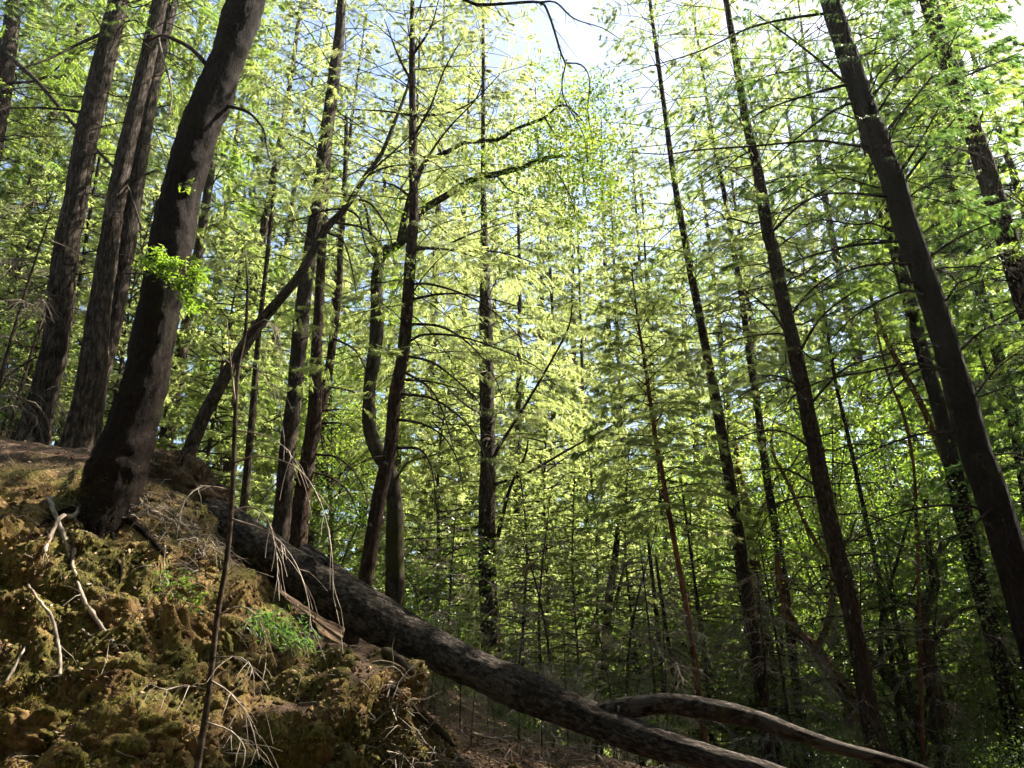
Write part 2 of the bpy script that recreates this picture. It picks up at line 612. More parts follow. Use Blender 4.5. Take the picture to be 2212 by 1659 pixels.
def grow_down(path, extra=0.35, flare=1.25):
    """path runs from the base upward; extend its base into the ground"""
    p0, p1 = path[0], path[1]
    d = p0[:3] - p1[:3]
    d = d / np.linalg.norm(d)
    if d[2] > -0.5:
        d = np.array([d[0] * 0.3, 0, -1.0])
        d /= np.linalg.norm(d)
    q = p0.copy()
    rows = []
    for k in range(80):
        g = gz(q[0], q[1])
        if q[2] < g - extra:
            break
        q = q.copy()
        q[:3] = q[:3] + d * 0.25
        rows.append(q)
    if rows:
        m = len(rows)
        for k, r in enumerate(rows):
            r[3] = p0[3] * (1 + (flare - 1) * ((k + 1) / m) ** 2)
        return np.concatenate([np.array(rows[::-1])[:: max(1, m // 6)], path])
    return path


def grow_up(path, top_z):
    p0, p1 = path[-2], path[-1]
    d = p1[:3] - path[max(0, len(path) - 4)][:3]
    d = d / np.linalg.norm(d)
    d = d * 0.5 + np.array([0, 0, 0.5])
    d /= np.linalg.norm(d)
    L = (top_z - p1[2]) / d[2]
    if L <= 0.5:
        return path
    n = max(3, int(L / 1.5))
    rows = []
    for k in range(1, n + 1):
        s = k / n
        rows.append([*(p1[:3] + d * L * s), p1[3] * (1 - s) + 0.012 * s])
    return np.concatenate([path, np.array(rows)])


DEN = 4.0


def conifer_fol(mb, axis_pts, z0, z1, Rmax, nb, dens, flen=(0.055, 0.13), fwid=(0.006, 0.012), droop=0.35, up0=0.12, hang=0.7, wood=True,
                shape=0.75, fmat=0, wmat=1, azbias=None, r=None, brad=0.014, keep=None, jit=0.26):
    """whorled boughs with hanging sprays round the trunk axis (rows x,y,z)"""
    r = r or rng
    ax = np.asarray(axis_pts)[:, :3]
    o = np.argsort(ax[:, 2])
    az_, ax_, ay_ = ax[o, 2], ax[o, 0], ax[o, 1]
    for b in range(nb):
        s = (b + r.random()) / nb
        z = z0 + (z1 - z0) * s
        rel = (z - z0) / (z1 - z0)
        L = Rmax * (1 - rel) ** shape * r.uniform(0.6, 1.15) + 0.25
        if rel < 0.12:
            L *= 0.6 + 0.4 * rel / 0.12
        th = b * 2.39996 + r.normal() * 0.5
        if azbias is not None and r.random() < azbias[1]:
            th = azbias[0] + r.normal() * 0.6
        bx, by = np.interp(z, az_, ax_), np.interp(z, az_, ay_)
        h = np.array([math.cos(th), math.sin(th), 0])
        upk = up0 + 0.5 * rel ** 2 + r.normal() * 0.07
        dr = droop * r.uniform(0.7, 1.3) * (1 - 0.6 * rel)
        lat = np.array([-h[1], h[0], 0])
        if keep is not None and not keep(np.array([bx, by, z]) + h * L * 0.6):
            continue

        def pos(t):
            t = np.asarray(t)[:, None]
            return np.array([bx, by, z]) + h * L * t + np.array([0, 0, 1.0]) * L * (upk * t - dr * t * t)
        if wood:
            tt = np.linspace(0, 1, 5)
            mb.tube(pos(tt), np.linspace(brad * (0.5 + 0.5 * L / Rmax), 0.003, 5), 3, wmat, cap=False)
        nt = int(max(3, L * 7))                       # side twigs
        nf = int(DEN * dens * L * (0.6 + 0.6 * r.random()))
        if nf < 3:
            continue
        ts = 0.12 + 0.88 * np.sqrt(r.random(nt))
        sgn = np.where(np.arange(nt) % 2 == 0, 1.0, -1.0)
        tw_len = (0.12 + 0.42 * L * (1.02 - ts)) * r.uniform(0.5, 1.1, nt)
        tw_len = np.minimum(tw_len, 0.95)
        k = r.integers(0, nt, nf)
        u = r.random(nf) ** 0.8
        base = pos(ts[k]) + lat * (sgn[k] * tw_len[k] * u)[:, None] + h * (0.45 * tw_len[k] * u)[:, None]
        base[:, 2] -= 0.25 * tw_len[k] * u ** 2 + r.random(nf) * 0.02
        dd = lat * (sgn[k] * 0.45)[:, None] + h * 0.45 + r.normal(size=(nf, 3)) * jit
        dd[:, 2] -= hang * r.uniform(0.4, 1.5, nf)
        hv = r.normal() * 0.10
        att = np.clip(r.normal(0.45 + hv, 0.17, nf), 0, 1)
        mb.fronds(base, dd, r.uniform(*flen, nf), r.uniform(*fwid, nf), fmat, att)


def leaf_cloud(mb, centres, n_each, rad, size=(0.05, 0.10), fmat=0, r=None, flat=0.6):
    r = r or rng
    for c in centres:
        n = int(n_each * r.uniform(0.5, 1.4))
        p = np.asarray(c) + r.normal(size=(n, 3)) * np.array([rad, rad, rad * flat])
        d = r.normal(size=(n, 3))
        d[:, 2] = d[:, 2] * 0.5 - 0.35
        sz = r.uniform(*size, n)
        side = np.tile(np.array([0, 0, 1.0]), (n, 1)) + r.normal(size=(n, 3)) * 0.55
        dn = d / np.linalg.norm(d, axis=1, keepdims=True)
        sd = np.cross(dn, side)
        side2 = np.cross(sd, dn)
        mb.fronds(p, d, sz, sz * r.uniform(0.38, 0.55, n), fmat, np.clip(r.normal(0.45 + r.normal() * 0.12, 0.18, n), 0, 1), side2)


def bare_branch(mb, p0, th, L, up=0.1, droop=0.4, r0=0.014, twigs=10, r=None, twl=0.35):
    r = r or rng
    h = np.array([math.cos(th), math.sin(th), 0])
    lat = np.array([-h[1], h[0], 0])
    n = 9
    t = np.linspace(0, 1, n)[:, None]
    w1, w2 = r.normal() * 0.10, r.normal() * 0.06
    pts = p0 + h * L * t * (1 - 0.12 * t) + np.array([0, 0, 1.0]) * L * (up * t - droop * t ** 2.2) + lat * L * (w1 * t ** 2 + w2 * np.sin(t * 5))
    pts[1:-1] += r.normal(size=(n - 2, 3)) * 0.018 * L
    rad = r0 * (1 - 0.85 * t[:, 0]) + 0.001
    mb.tube(pts, rad, 5, 0)
    branch_twigs(mb, pts, rad, twigs, twl, r)


def branch_twigs(mb, pts, rad, twigs, twl, r):
    for k in range(twigs):
        u = 0.25 + 0.75 * r.random()
        f = u * (len(pts) - 1)
        i = min(int(f), len(pts) - 2)
        q = pts[i] * (1 - f + i) + pts[i + 1] * (f - i)
        tg = pts[i + 1] - pts[i]
        tg /= np.linalg.norm(tg)
        s = np.cross(tg, [0, 0, 1.0]) * (1 if k % 2 else -1) + r.normal(size=3) * 0.35
        dd = tg * 0.8 + s * 0.8
        dd[2] -= 0.15
        dd /= np.linalg.norm(dd)
        l = twl * r.uniform(0.4, 1.3)
        tt = np.linspace(0, 1, 4)[:, None]
        b = q + dd * l * tt + np.array([0, 0, -0.35 * l]) * tt ** 2 + r.normal(size=(4, 3)) * 0.02 * l
        b[0] = q
        mb.tube(b, np.linspace(min(0.006, rad[i] * 0.6), 0.0014, 4), 3, 0, cap=False)


def px_branch(mb, pts, Y0, Y1, w0, w1, twigs=8, twl=0.3, r=None, sides=6):
    r = r or rng
    n = len(pts)
    rows = px_path([(x, y, w0 + (w1 - w0) * k / (n - 1)) for k, (x, y) in enumerate(pts)], Y0, Y1)
    s = spline(rows, 0.12)
    s[:, 3] = np.clip(s[:, 3], 0.001, None)
    mb.tube(s[:, :3], s[:, 3], sides, 0, rough=0.08)
    branch_twigs(mb, s[:, :3], s[:, 3], twigs, twl, r)
    return s


class Tree:
    """a tree whose trunk follows picture points; parts are added one mesh at a time"""

    def __init__(self, name, label, cat, pts, Y, mat, top=None, sides=20, rough=0.06, ridge=0.0, Yend=None, down=True, group=None, flare=1.3, step=0.14):
        self.mat = M[mat]
        self.path = px_path(pts, Y, Yend)
        if down:
            self.path = grow_down(self.path, flare=flare)
        if top:
            self.path = grow_up(self.path, top)
        self.base = self.path[0, :3].copy()
        self.base[2] = max(self.base[2], gz(self.base[0], self.base[1]) - 0.1)
        self.root = thing(name, label, cat, self.base, group)
        s = spline(self.path, step)
        s[:, 3] = np.clip(s[:, 3], 0.004, None)
        mb = MB()
        mb.tube(s[:, :3], s[:, 3], sides, 0, rough=rough, ridge=ridge, seed=rng.random() * 50)
        mb.build('trunk', self.mat, self.root, origin=self.base)
        self.s = s

    def stem(self, pts, Y, top=None, sides=16, rough=0.06, ridge=0.0, name='trunk', Yend=None, mat=None):
        p = px_path(pts, Y, Yend)
        if top:
            p = grow_up(p, top)
        s = spline(p, 0.14)
        s[:, 3] = np.clip(s[:, 3], 0.004, None)
        mb = MB()
        mb.tube(s[:, :3], s[:, 3], sides, 0, rough=rough, ridge=ridge, seed=rng.random() * 50)
        mb.build(name, M[mat] if mat else self.mat, self.root, origin=self.base)
        return s

    def point(self, z):
        i = int(np.argmin(np.abs(self.s[:, 2] - z)))
        return self.s[i, :3].copy(), self.s[i, 3]

    def branches(self, n, py0, py1, L=(1.0, 2.2), up=0.12, droop=0.45, r0=0.013, mat='twig', twigs=12, side=None, twl=0.35):
        """n bare branches between the trunk heights that show at picture rows py0 (upper) and py1 (lower)"""
        pys = np.array([to_px(p[:3])[1] for p in self.s])
        zs = self.s[:, 2]
        for k in range(n):
            py = py0 + (py1 - py0) * (k + rng.random()) / n
            i = int(np.argmin(np.abs(pys - py)))
            th = rng.uniform(0, 2 * math.pi)
            if side == 'r':
                th = rng.normal() * 0.8
            elif side == 'l':
                th = math.pi + rng.normal() * 0.8
            elif rng.random() < 0.5:
                th = (0 if rng.random() < 0.5 else math.pi) + rng.normal() * 0.6
            mb = MB()
            bare_branch(mb, self.s[i, :3], th, rng.uniform(*L), up + rng.normal() * 0.10, droop * rng.uniform(0.4, 1.4), r0 * rng.uniform(0.7, 1.2), twigs, twl=twl)
            mb.build('branch', M[mat], self.root, origin=self.base)

    def traced(self, pts, Y1, w0, w1, twigs=8, twl=0.3, mat='twig', name='branch'):
        i = int(np.argmin([np.hypot(*(np.array(to_px(p[:3])) - np.array(pts[0]))) for p in self.s]))
        mb = MB()
        s = px_branch(mb, pts, self.s[i, 1], Y1, w0, w1, twigs, twl)
        mb.build(name, M[mat], self.root, origin=self.base)
        return s

    def crown(self, z0, z1, Rmax, nb, dens, mat='fir_mid', **kw):
        mb = MB()
        conifer_fol(mb, self.s, z0, z1, Rmax, nb, dens, **kw)
        if mb.n:
            mb.build('crown', [M[mat], M['twig']], self.root, origin=self.base, smooth=False)


def zrow(px, py, Y):
    return at(px, py, Y)[0][2]


NEAR = {}
# far left edge
t = Tree('conifer_tree', 'grey conifer trunk cut off by the upper left corner of the photo', 'tree',
         [(-70, 560, 40), (-30, 390, 38), (4, 215, 35), (32, 0, 30)], 16, 'bark_brown', top=24)
t.branches(14, 0, 500, (1.5, 3.0), droop=0.5, r0=0.018, twigs=16)
t.traced([(8, 110), (50, 148), (90, 186), (168, 279), (230, 345), (272, 397), (308, 498)], 12.0, 13, 4, 10)
t.traced([(4, 180), (90, 170), (165, 110), (240, 70)], 14, 7, 2)
t.crown(13, 24, 3.0, 60, 90, 'fir_mid', r=np.random.default_rng(11))

t = Tree('conifer_tree', 'straight furrowed conifer, leftmost of the big trunks rooted on the bank top', 'tree',
         [(66, 962, 80), (71, 945, 68), (82, 898, 58), (103, 820, 53), (124, 719, 51), (143, 540, 49), (165, 430, 46), (189, 287, 45), (222, 143, 43), (257, 0, 38)],
         13, 'bark_grey', top=26, sides=30, ridge=0.09)
t.branches(24, -150, 800, (1.0, 2.6), droop=0.4, r0=0.016, twigs=16)
t.traced([(215, 75), (170, 95), (110, 125), (40, 150)], 12, 8, 3)
t.traced([(190, 245), (120, 235), (40, 233), (-20, 240)], 12, 7, 2)
t.crown(14, 26, 3.0, 60, 80, 'fir_mid', r=np.random.default_rng(12))

t = Tree('twin_conifer_tree', 'twin furrowed conifer with two trunks joined near the base, sunlit on their right sides', 'tree',
         [(165, 1000, 95), (172, 970, 78), (197, 826, 57), (213, 683, 46), (230, 573, 41), (251, 430, 36), (281, 286, 33), (315, 143, 31), (346, 0, 30)],
         12.6, 'bark_grey', top=25, sides=30, ridge=0.10)
t.stem([(190, 940, 45), (218, 800, 42), (247, 683, 38), (267, 573, 35), (288, 430, 36), (311, 286, 31), (337, 143, 29), (373, 0, 24)], 12.9, top=23, ridge=0.09, sides=26)
t.branches(22, -100, 600, (0.8, 2.2), droop=0.5, r0=0.015, twigs=16)
t.traced([(340, 75), (352, 125), (365, 165), (371, 210), (365, 250)], 12.2, 6, 2, 14, 0.4, mat='dead_twig')
t.traced([(318, 62), (290, 45), (262, 55), (235, 110)], 12.2, 7, 2)
t.crown(14, 25, 3.0, 60, 80, 'fir_mid', r=np.random.default_rng(13))

# the big dark leaning one
big = Tree('leaning_tree', 'thick dark leaning trunk with moss at its foot, in front on the bank edge', 'tree',
           [(214, 1150, 126), (224, 1112, 118), (236, 1068, 116), (250, 1022, 116), (268, 975, 106), (291, 905, 94), (315, 826, 88), (329, 755, 86), (346, 647, 84),
            (367, 537, 86), (388, 430, 78), (408, 358, 79), (428, 286, 77), (440, 251, 79), (458, 215, 76), (485, 143, 69), (533, 0, 72), (575, -120, 60), (640, -300, 48)],
           9.0, 'bark_dark', top=17, sides=44, rough=0.10, ridge=0.09, flare=1.02, step=0.06)
for pts, w in (([(262, 1085), (300, 1140), (340, 1180), (365, 1215)], 26), ([(210, 1100), (180, 1140), (160, 1185), (150, 1230)], 24), ([(235, 1110), (245, 1160), (262, 1215), (258, 1260)], 20), ([(195, 1090), (140, 1105), (90, 1135), (60, 1175)], 20)):
    rows_ = [big.s[int(np.argmin(np.abs(big.s[:, 2] - at(*pts[0], 9.0)[0][2])))].copy()]
    for k, q in enumerate(pts[1:]):
        g_ = on_ground(*q, 0.0)
        if g_ is not None:
            rows_.append(np.array([*g_, 0.5 * w * (1 - 0.27 * (k + 1)) * 8.5 / FPX]))
    rows_[0][3] = 0.5 * w * 1.3 * 9 / FPX
    rr_ = spline(np.array(rows_), 0.05)
    mb = MB()
    mb.tube(rr_[:, :3], np.clip(rr_[:, 3], 0.006, None), 12, 0, rough=0.2, ridge=0.05)
    mb.build('root', M['bark_dark'], big.root, origin=big.base)
big.traced([(447, 140), (412, 104), (369, 82), (347, 77), (320, 90)], 9.6, 12, 3, 4)
big.traced([(494, 229), (537, 243), (569, 279), (576, 318), (585, 350)], 8.8, 8, 2, 10)
big.traced([(560, -60), (700, -130), (860, -70), (1005, 0), (1040, 10), (1090, 8), (1165, 5), (1185, 30), (1200, 75), (1213, 118), (1222, 140), (1215, 165), (1215, 200), (1224, 225), (1260, 290), (1268, 350)], 8.6, 9, 1.2, 46, 0.5, mat='bark_dark')
big.traced([(1165, 5), (1200, 5), (1240, 40), (1300, 60), (1340, 85)], 8.4, 5, 1.5, 6, 0.25, mat='bark_dark')
big.traced([(1222, 136), (1255, 140), (1273, 170), (1270, 240), (1280, 310)], 8.4, 4, 1.5, 8, 0.25, mat='bark_dark')
r_ = np.random.default_rng(5)
for tips in ([(330, 580), (318, 560), (345, 545), (350, 575), (365, 590)], [(385, 605), (400, 640), (412, 660), (395, 625), (420, 620)], [(390, 570), (410, 595), (425, 585), (372, 565)], [(400, 398), (420, 396), (410, 402)]):
    mb = MB()
    small = len(tips) == 3
    cs = [at(px + r_.normal() * 6, py + r_.normal() * 6, 8.55 + r_.normal() * 0.05)[0] for (px, py) in tips for k in range(1 if small else 3)]
    leaf_cloud(mb, cs, 9 if small else 22, 0.03 if small else 0.05, (0.04, 0.08), 0, r_)
    px_branch(mb, [(tips[0][0] + 25, tips[0][1] - 10)] + tips, 8.6, 8.55, 3, 1.5, 0)
    mb.qm[-1][:] = 1
    mb.build('foliage', [M['leaf_bright'], M['twig']], big.root, origin=big.base, smooth=False)
mb = MB()
sl_ = big.s[big.s[:, 2] < at(236, 985, 9.0)[0][2]]
n = 2600
k = r_.integers(0, len(sl_), n)
th = r_.normal(-2.2, 0.75, n)
hgt = np.clip((sl_[k, 2] - sl_[:, 2].min()) / 1.0, 0, 1)
ok = r_.random(n) > hgt * 0.9
dv = np.stack([np.cos(th), np.sin(th), np.zeros(n)], 1)
hj = r_.random(n)[:, None]
k2 = np.minimum(k + 1, len(sl_) - 1)
ctr_ = sl_[k, :3] * (1 - hj) + sl_[k2, :3] * hj
pm = (ctr_ + dv * sl_[k, 3:4] * 1.02)[ok]
mb.fronds(pm, (dv * 0.5 + r_.normal(size=(n, 3)) * 0.4 + np.array([0, 0, -0.7]))[ok], r_.uniform(0.02, 0.06, len(pm)), r_.uniform(0.008, 0.018, len(pm)), 0)
M['moss'] = foliage('moss', [(0.0, (0.030, 0.026, 0.006)), (0.5, (0.075, 0.060, 0.011)), (1.0, (0.17, 0.13, 0.024))], [(0.0, (0.05, 0.042, 0.008)), (1.0, (0.22, 0.17, 0.03))], 0.25, 0.1, 0.9)
mb.build('moss', M['moss'], big.root, origin=big.base, smooth=False)
mb = MB()
cs = []
pp = big.path[-1, :3]
for k in range(46):
    cs.append(pp + r_.normal(size=3) * np.array([2.2, 2.0, 1.6]))
leaf_cloud(mb, cs, 60, 0.35, (0.06, 0.10), 0, r_)
mb.build('crown', [M['leaf_dark'], M['twig']], big.root, origin=big.base, smooth=False)

# leaning dead stem
t = Tree('leaning_snag', 'slender grey dead stem leaning steeply to the right across the upright trunks', 'dead tree',
         [(395, 1000, 33), (405, 985, 31), (440, 900, 29), (500, 790, 26), (560, 700, 23), (610, 640, 21), (650, 590, 19), (700, 500, 17), (745, 450, 14), (790, 380, 11), (825, 330, 9),
          (850, 270, 8), (873, 210, 6), (887, 160, 5), (900, 90, 3)], 11.5, 'bark_brown', Yend=12.5)
for pts in ([(745, 450), (700, 455), (660, 470), (620, 480)], [(745, 450), (775, 470), (790, 530), (830, 580)], [(760, 430), (800, 440), (840, 500), (850, 560)], [(790, 380), (840, 360), (900, 355)],
            [(700, 500), (740, 520), (760, 580), (770, 640)], [(720, 480), (790, 495), (835, 545)], [(785, 385), (830, 345), (880, 300), (940, 230)]):
    t.traced(pts, 12.2, 6, 2, 6)

t = Tree('sapling', 'thin pale sapling stem rising between the leaning snag and its nearest upright trunk', 'tree',
         [(522, 1110, 19), (528, 1077, 18), (545, 898, 16), (559, 719, 12), (575, 576, 10), (597, 358, 8)], 15, 'bark_brown', top=12, sides=10)
t.branches(10, 300, 1000, (0.6, 1.5), r0=0.008)
t.crown(8, 12.4, 1.3, 26, 90, 'fir_pale', r=np.random.default_rng(14))

t = Tree('conifer_tree', 'tall straight conifer crossed by the leaning snag', 'tree',
         [(603, 1165, 42), (610, 1113, 38), (621, 970, 35), (635, 862, 33), (645, 755, 34), (656, 647, 32), (671, 540, 29), (687, 430, 29), (700, 322, 27), (716, 215, 26), (724, 143, 25), (734, 72, 22), (738, 0, 19)],
         14, 'bark_brown', top=26, ridge=0.05)
t.branches(22, -60, 620, (1.0, 2.6), up=0.05, droop=0.25)
t.branches(10, 620, 1100, (0.6, 1.4), droop=0.5)
t.crown(10.5, 26.5, 2.8, 80, 85, 'fir_pale', r=np.random.default_rng(15))

t = Tree('forked_conifer_tree', 'narrow dark conifer forking low into two stems just right of the snag-crossed trunk', 'tree',
         [(643, 1185, 42), (648, 1113, 41), (663, 1005, 33), (679, 898, 31), (682, 790, 26), (688, 683, 22), (693, 576, 20), (702, 430, 16), (712, 300, 12)], 14.8, 'bark_red', top=16)
s2 = t.stem([(684, 930, 20), (706, 826, 19), (721, 719, 18), (733, 612, 14), (735, 540, 13), (741, 465, 12), (746, 358, 10), (748, 250, 8)], 15.0, top=15, sides=12)
for pts in ([(698, 887), (730, 885), (772, 887)], [(697, 914), (733, 914), (769, 925)], [(683, 982), (726, 987), (762, 1016), (787, 1059), (798, 1113)], [(676, 1020), (719, 1034), (755, 1066), (773, 1113)],
            [(705, 835), (760, 845), (800, 870)], [(660, 1040), (620, 1035), (580, 1060), (560, 1100)], [(720, 730), (770, 760), (800, 830), (810, 900)]):
    t.traced(pts, 14, 6, 2, 8)
t.branches(12, 350, 900, (0.8, 1.8), droop=0.5)
t.crown(10.5, 17, 1.8, 34, 80, 'fir_pale', r=np.random.default_rng(16))

t = Tree('mossy_broadleaf_tree', 'crooked mossy broadleaf tree whose limbs arch right under the sky gap', 'tree',
         [(853, 1310, 42), (853, 1172, 40), (852, 1080, 34), (842, 1020, 32), (818, 980, 30), (800, 935, 30), (797, 898, 29), (799, 826, 27), (810, 755, 29), (815, 683, 30), (813, 620, 25),
          (817, 575, 23), (832, 542, 20), (862, 528, 18), (890, 490, 17), (912, 455, 16), (970, 419, 15), (1023, 387, 14), (1070, 376, 13), (1131, 360, 11), (1169, 344, 10), (1223, 336, 7), (1257, 350, 4)],
         13.4, 'bark_moss', rough=0.10)
t.traced([(862, 528), (880, 450), (902, 383), (920, 351), (970, 326), (1005, 308), (1077, 301), (1113, 279), (1177, 254), (1205, 229), (1227, 229)], 13.0, 16, 5, 12, 0.35, name='limb', mat='bark_moss')
t.traced([(818, 575), (800, 500), (790, 450), (775, 420)], 13.6, 10, 3, 6, name='limb', mat='bark_moss')
for pts in ([(1255, 347), (1262, 400), (1268, 440)], [(1169, 344), (1200, 370), (1230, 420), (1245, 470)], [(1070, 376), (1100, 410), (1130, 420)], [(1227, 229), (1262, 270), (1270, 350)], [(853, 1041), (880, 1000), (930, 985), (970, 970)],
            [(1177, 254), (1200, 290), (1230, 300)]):
    t.traced(pts, 12.8, 5, 2, 8)
mb = MB()
r_ = np.random.default_rng(6)
cs = []
for (px, py, sx, sy, n) in [(1240, 180, 35, 25, 12), (1275, 240, 45, 50, 26), (1220, 270, 45, 35, 16), (1180, 370, 80, 40, 30), (1270, 390, 40, 60, 26), (1110, 400, 60, 35, 14), (1230, 450, 60, 35, 18), (1290, 330, 30, 30, 10), (1080, 330, 50, 25, 8),
                            (860, 600, 20, 30, 5), (890, 690, 25, 30, 5), (960, 840, 20, 30, 3), (830, 450, 40, 40, 5)]:
    for k in range(n):
        cs.append(at(px + r_.normal() * sx, py + r_.normal() * sy, 13.0 + r_.normal() * 0.7)[0])
leaf_cloud(mb, cs, 42, 0.17, (0.055, 0.10), 0, r_)
mb.build('crown', [M['leaf_bright'], M['twig']], t.root, origin=t.base, smooth=False)

t = Tree('conifer_tree', 'slim tall conifer with long arching bare branches, in front of the crooked mossy tree', 'tree',
         [(786, 1265, 33), (791, 1244, 32), (821, 1065, 31), (843, 970, 29), (853, 862, 28), (872, 755, 27), (881, 647, 25), (888, 540, 24), (894, 465, 21), (892, 358, 18), (891, 250, 15), (890, 143, 13), (891, 0, 9)],
         11.8, 'bark_red', top=22, ridge=0.03)
for pts, y1 in (([(894, 613), (934, 615), (1005, 637), (1070, 676), (1134, 740)], 10.8), ([(894, 646), (952, 635), (1023, 638), (1134, 665)], 10.5), ([(880, 740), (916, 723), (988, 726), (1070, 751), (1150, 787), (1200, 832)], 10.5),
                ([(880, 769), (934, 783), (988, 823), (1034, 869), (1042, 905)], 11), ([(877, 821), (934, 825), (1005, 844)], 11), ([(866, 851), (927, 859), (977, 887), (1023, 934), (1052, 1002), (1063, 1048)], 10.8),
                ([(855, 968), (898, 968), (920, 984), (934, 1020), (941, 1077), (945, 1131)], 11), ([(880, 700), (950, 705), (1010, 740), (1060, 800), (1090, 870)], 10.6), ([(868, 800), (930, 840), (960, 900), (980, 970)], 10.8),
                ([(848, 905), (910, 915), (960, 945), (990, 1000), (1000, 1060)], 10.8), ([(840, 985), (800, 990), (760, 1010)], 11), ([(893, 540), (960, 530), (1030, 500), (1100, 480)], 11.2), ([(893, 535), (990, 540), (1080, 545), (1160, 570)], 11),
                ([(892, 250), (960, 245), (1020, 220), (1080, 160)], 11.2), ([(892, 250), (830, 240), (740, 236)], 12), ([(891, 120), (930, 60), (950, -10)], 11), ([(893, 400), (930, 330), (975, 270), (1030, 210), (1050, 140)], 11),
                ([(891, 180), (860, 120), (830, 40)], 11.4), ([(893, 430), (850, 400), (800, 390)], 11.4), ([(891, 300), (930, 230), (960, 150), (1000, 80)], 11)):
    t.traced(pts, y1, 6.5, 1.8, 12, 0.4)
t.branches(10, -60, 420, (0.8, 1.8), up=0.25, droop=0.2, r0=0.009)
t.crown(6.8, 22.5, 2.4, 105, 85, 'fir_pale', r=np.random.default_rng(17), hang=0.5)

ctr = Tree('conifer_tree', 'upright conifer trunk in the centre of the photo with ladder-like dead branches', 'tree',
           [(1066, 1445, 45), (1062, 1423, 43), (1053, 1244, 38), (1052, 1113, 36), (1054, 970, 32), (1051, 862, 31), (1050, 719, 29), (1048, 612, 22), (1046, 500, 15), (1044, 380, 11)], 17, 'bark_brown', top=26, ridge=0.05)
ctr.branches(34, 650, 1400, (1.0, 2.6), up=0.0, droop=0.3, mat='dead_twig', r0=0.016, twigs=14)
for pts, w in (([(1062, 1000), (1080, 962), (1150, 850), (1223, 719), (1237, 658)], 9), ([(1060, 1050), (1141, 1020), (1230, 970), (1323, 919)], 8), ([(1075, 1160), (1100, 1060), (1133, 988), (1141, 950)], 10),
               ([(1052, 1130), (1000, 1145), (960, 1130), (915, 1130)], 7), ([(1052, 1165), (1000, 1175), (930, 1230)], 7), ([(1050, 900), (1000, 870), (930, 800)], 6)):
    ctr.traced(pts, 15.5, w, 3, 8)
ctr.crown(7.0, 26.5, 3.4, 170, 125, 'fir_pale', r=np.random.default_rng(18), hang=1.3, droop=0.5, flen=(0.07, 0.17), fwid=(0.007, 0.013))

sap = Tree('young_fir', 'slender red-stemmed young fir with a feathery fan crown right of centre', 'tree',
           [(1511, 1510, 13), (1495, 1387, 13), (1477, 1280, 12), (1459, 1183, 12), (1440, 1080, 11), (1431, 1023, 10), (1420, 970, 10), (1409, 898, 9), (1391, 773, 7), (1381, 712, 6), (1370, 630, 4), (1366, 590, 3)], 13.5, 'madrone', sides=10)
sap.crown(zrow(1440, 1130, 13.5), zrow(1368, 575, 13.5), 1.35, 110, 85, 'fir_pale', r=np.random.default_rng(19), hang=0.45, up0=0.05, droop=0.25, shape=0.6, flen=(0.06, 0.14), fwid=(0.009, 0.017))
sap.branches(10, 1100, 1480, (0.5, 1.1), mat='dead_twig', r0=0.006)

t = Tree('conifer_tree', 'straight brown conifer trunk standing right of the red-stemmed young fir', 'tree',
         [(1660, 1638, 29), (1640, 1459, 28), (1624, 1351, 28), (1604, 1208, 26), (1584, 1085, 25), (1565, 970, 24), (1546, 862, 22), (1528, 773, 19), (1512, 683, 18), (1495, 601, 17), (1480, 520, 15), (1466, 447, 14), (1452, 358, 12)], 15, 'bark_red', top=26)
t.branches(26, 560, 1560, (0.8, 1.9), mat='dead_twig')
t.crown(7.6, 26.5, 2.9, 150, 115, 'fir_pale', r=np.random.default_rng(20))

t = Tree('conifer_tree', 'thinner of the two close conifer trunks right of the young fir', 'tree',
         [(1746, 1636, 24), (1722, 1493, 20), (1705, 1350, 19), (1686, 1208, 18), (1664, 1077, 18), (1648, 970, 17), (1634, 862, 15), (1617, 755, 14), (1603, 647, 13), (1585, 540, 12), (1572, 460, 11), (1560, 394, 10), (1545, 330, 8)], 16.5, 'bark_brown', top=26)
t.branches(28, 520, 1600, (0.7, 1.8), mat='dead_twig')
t.crown(8.5, 26.5, 2.8, 150, 115, 'fir_pale', r=np.random.default_rng(21))

t = Tree('conifer_tree', 'dark straight conifer with many bare side branches, standing behind the end of the log fork', 'tree',
         [(1900, 1650, 54), (1888, 1600, 45), (1870, 1493, 38), (1852, 1386, 37), (1830, 1279, 38), (1802, 1172, 37), (1781, 1075, 36), (1760, 968, 34), (1739, 861, 32), (1716, 754, 30), (1691, 647, 28), (1671, 545, 27), (1658, 500, 25),
          (1647, 428, 24), (1634, 357, 21), (1612, 260, 18)], 13.2, 'bark_red', top=25, ridge=0.04)
t.branches(50, 300, 1550, (0.9, 2.4), up=0.12, droop=0.4, r0=0.016, twigs=16)
for pts in ([(1716, 760), (1680, 690), (1640, 650), (1600, 620)], [(1735, 840), (1690, 815), (1640, 810)], [(1722, 770), (1770, 690), (1830, 640), (1900, 600)], [(1700, 690), (1760, 620), (1850, 560)], [(1755, 970), (1700, 935), (1640, 932), (1560, 960)],
            [(1745, 880), (1820, 800), (1900, 770), (1960, 760)], [(1780, 1060), (1700, 1015), (1620, 1015)], [(1660, 510), (1720, 450), (1800, 400), (1880, 350)]):
    t.traced(pts, 12, 7, 2, 12, 0.4)
t.crown(8.5, 25.5, 2.8, 115, 85, 'fir_mid', r=np.random.default_rng(22))

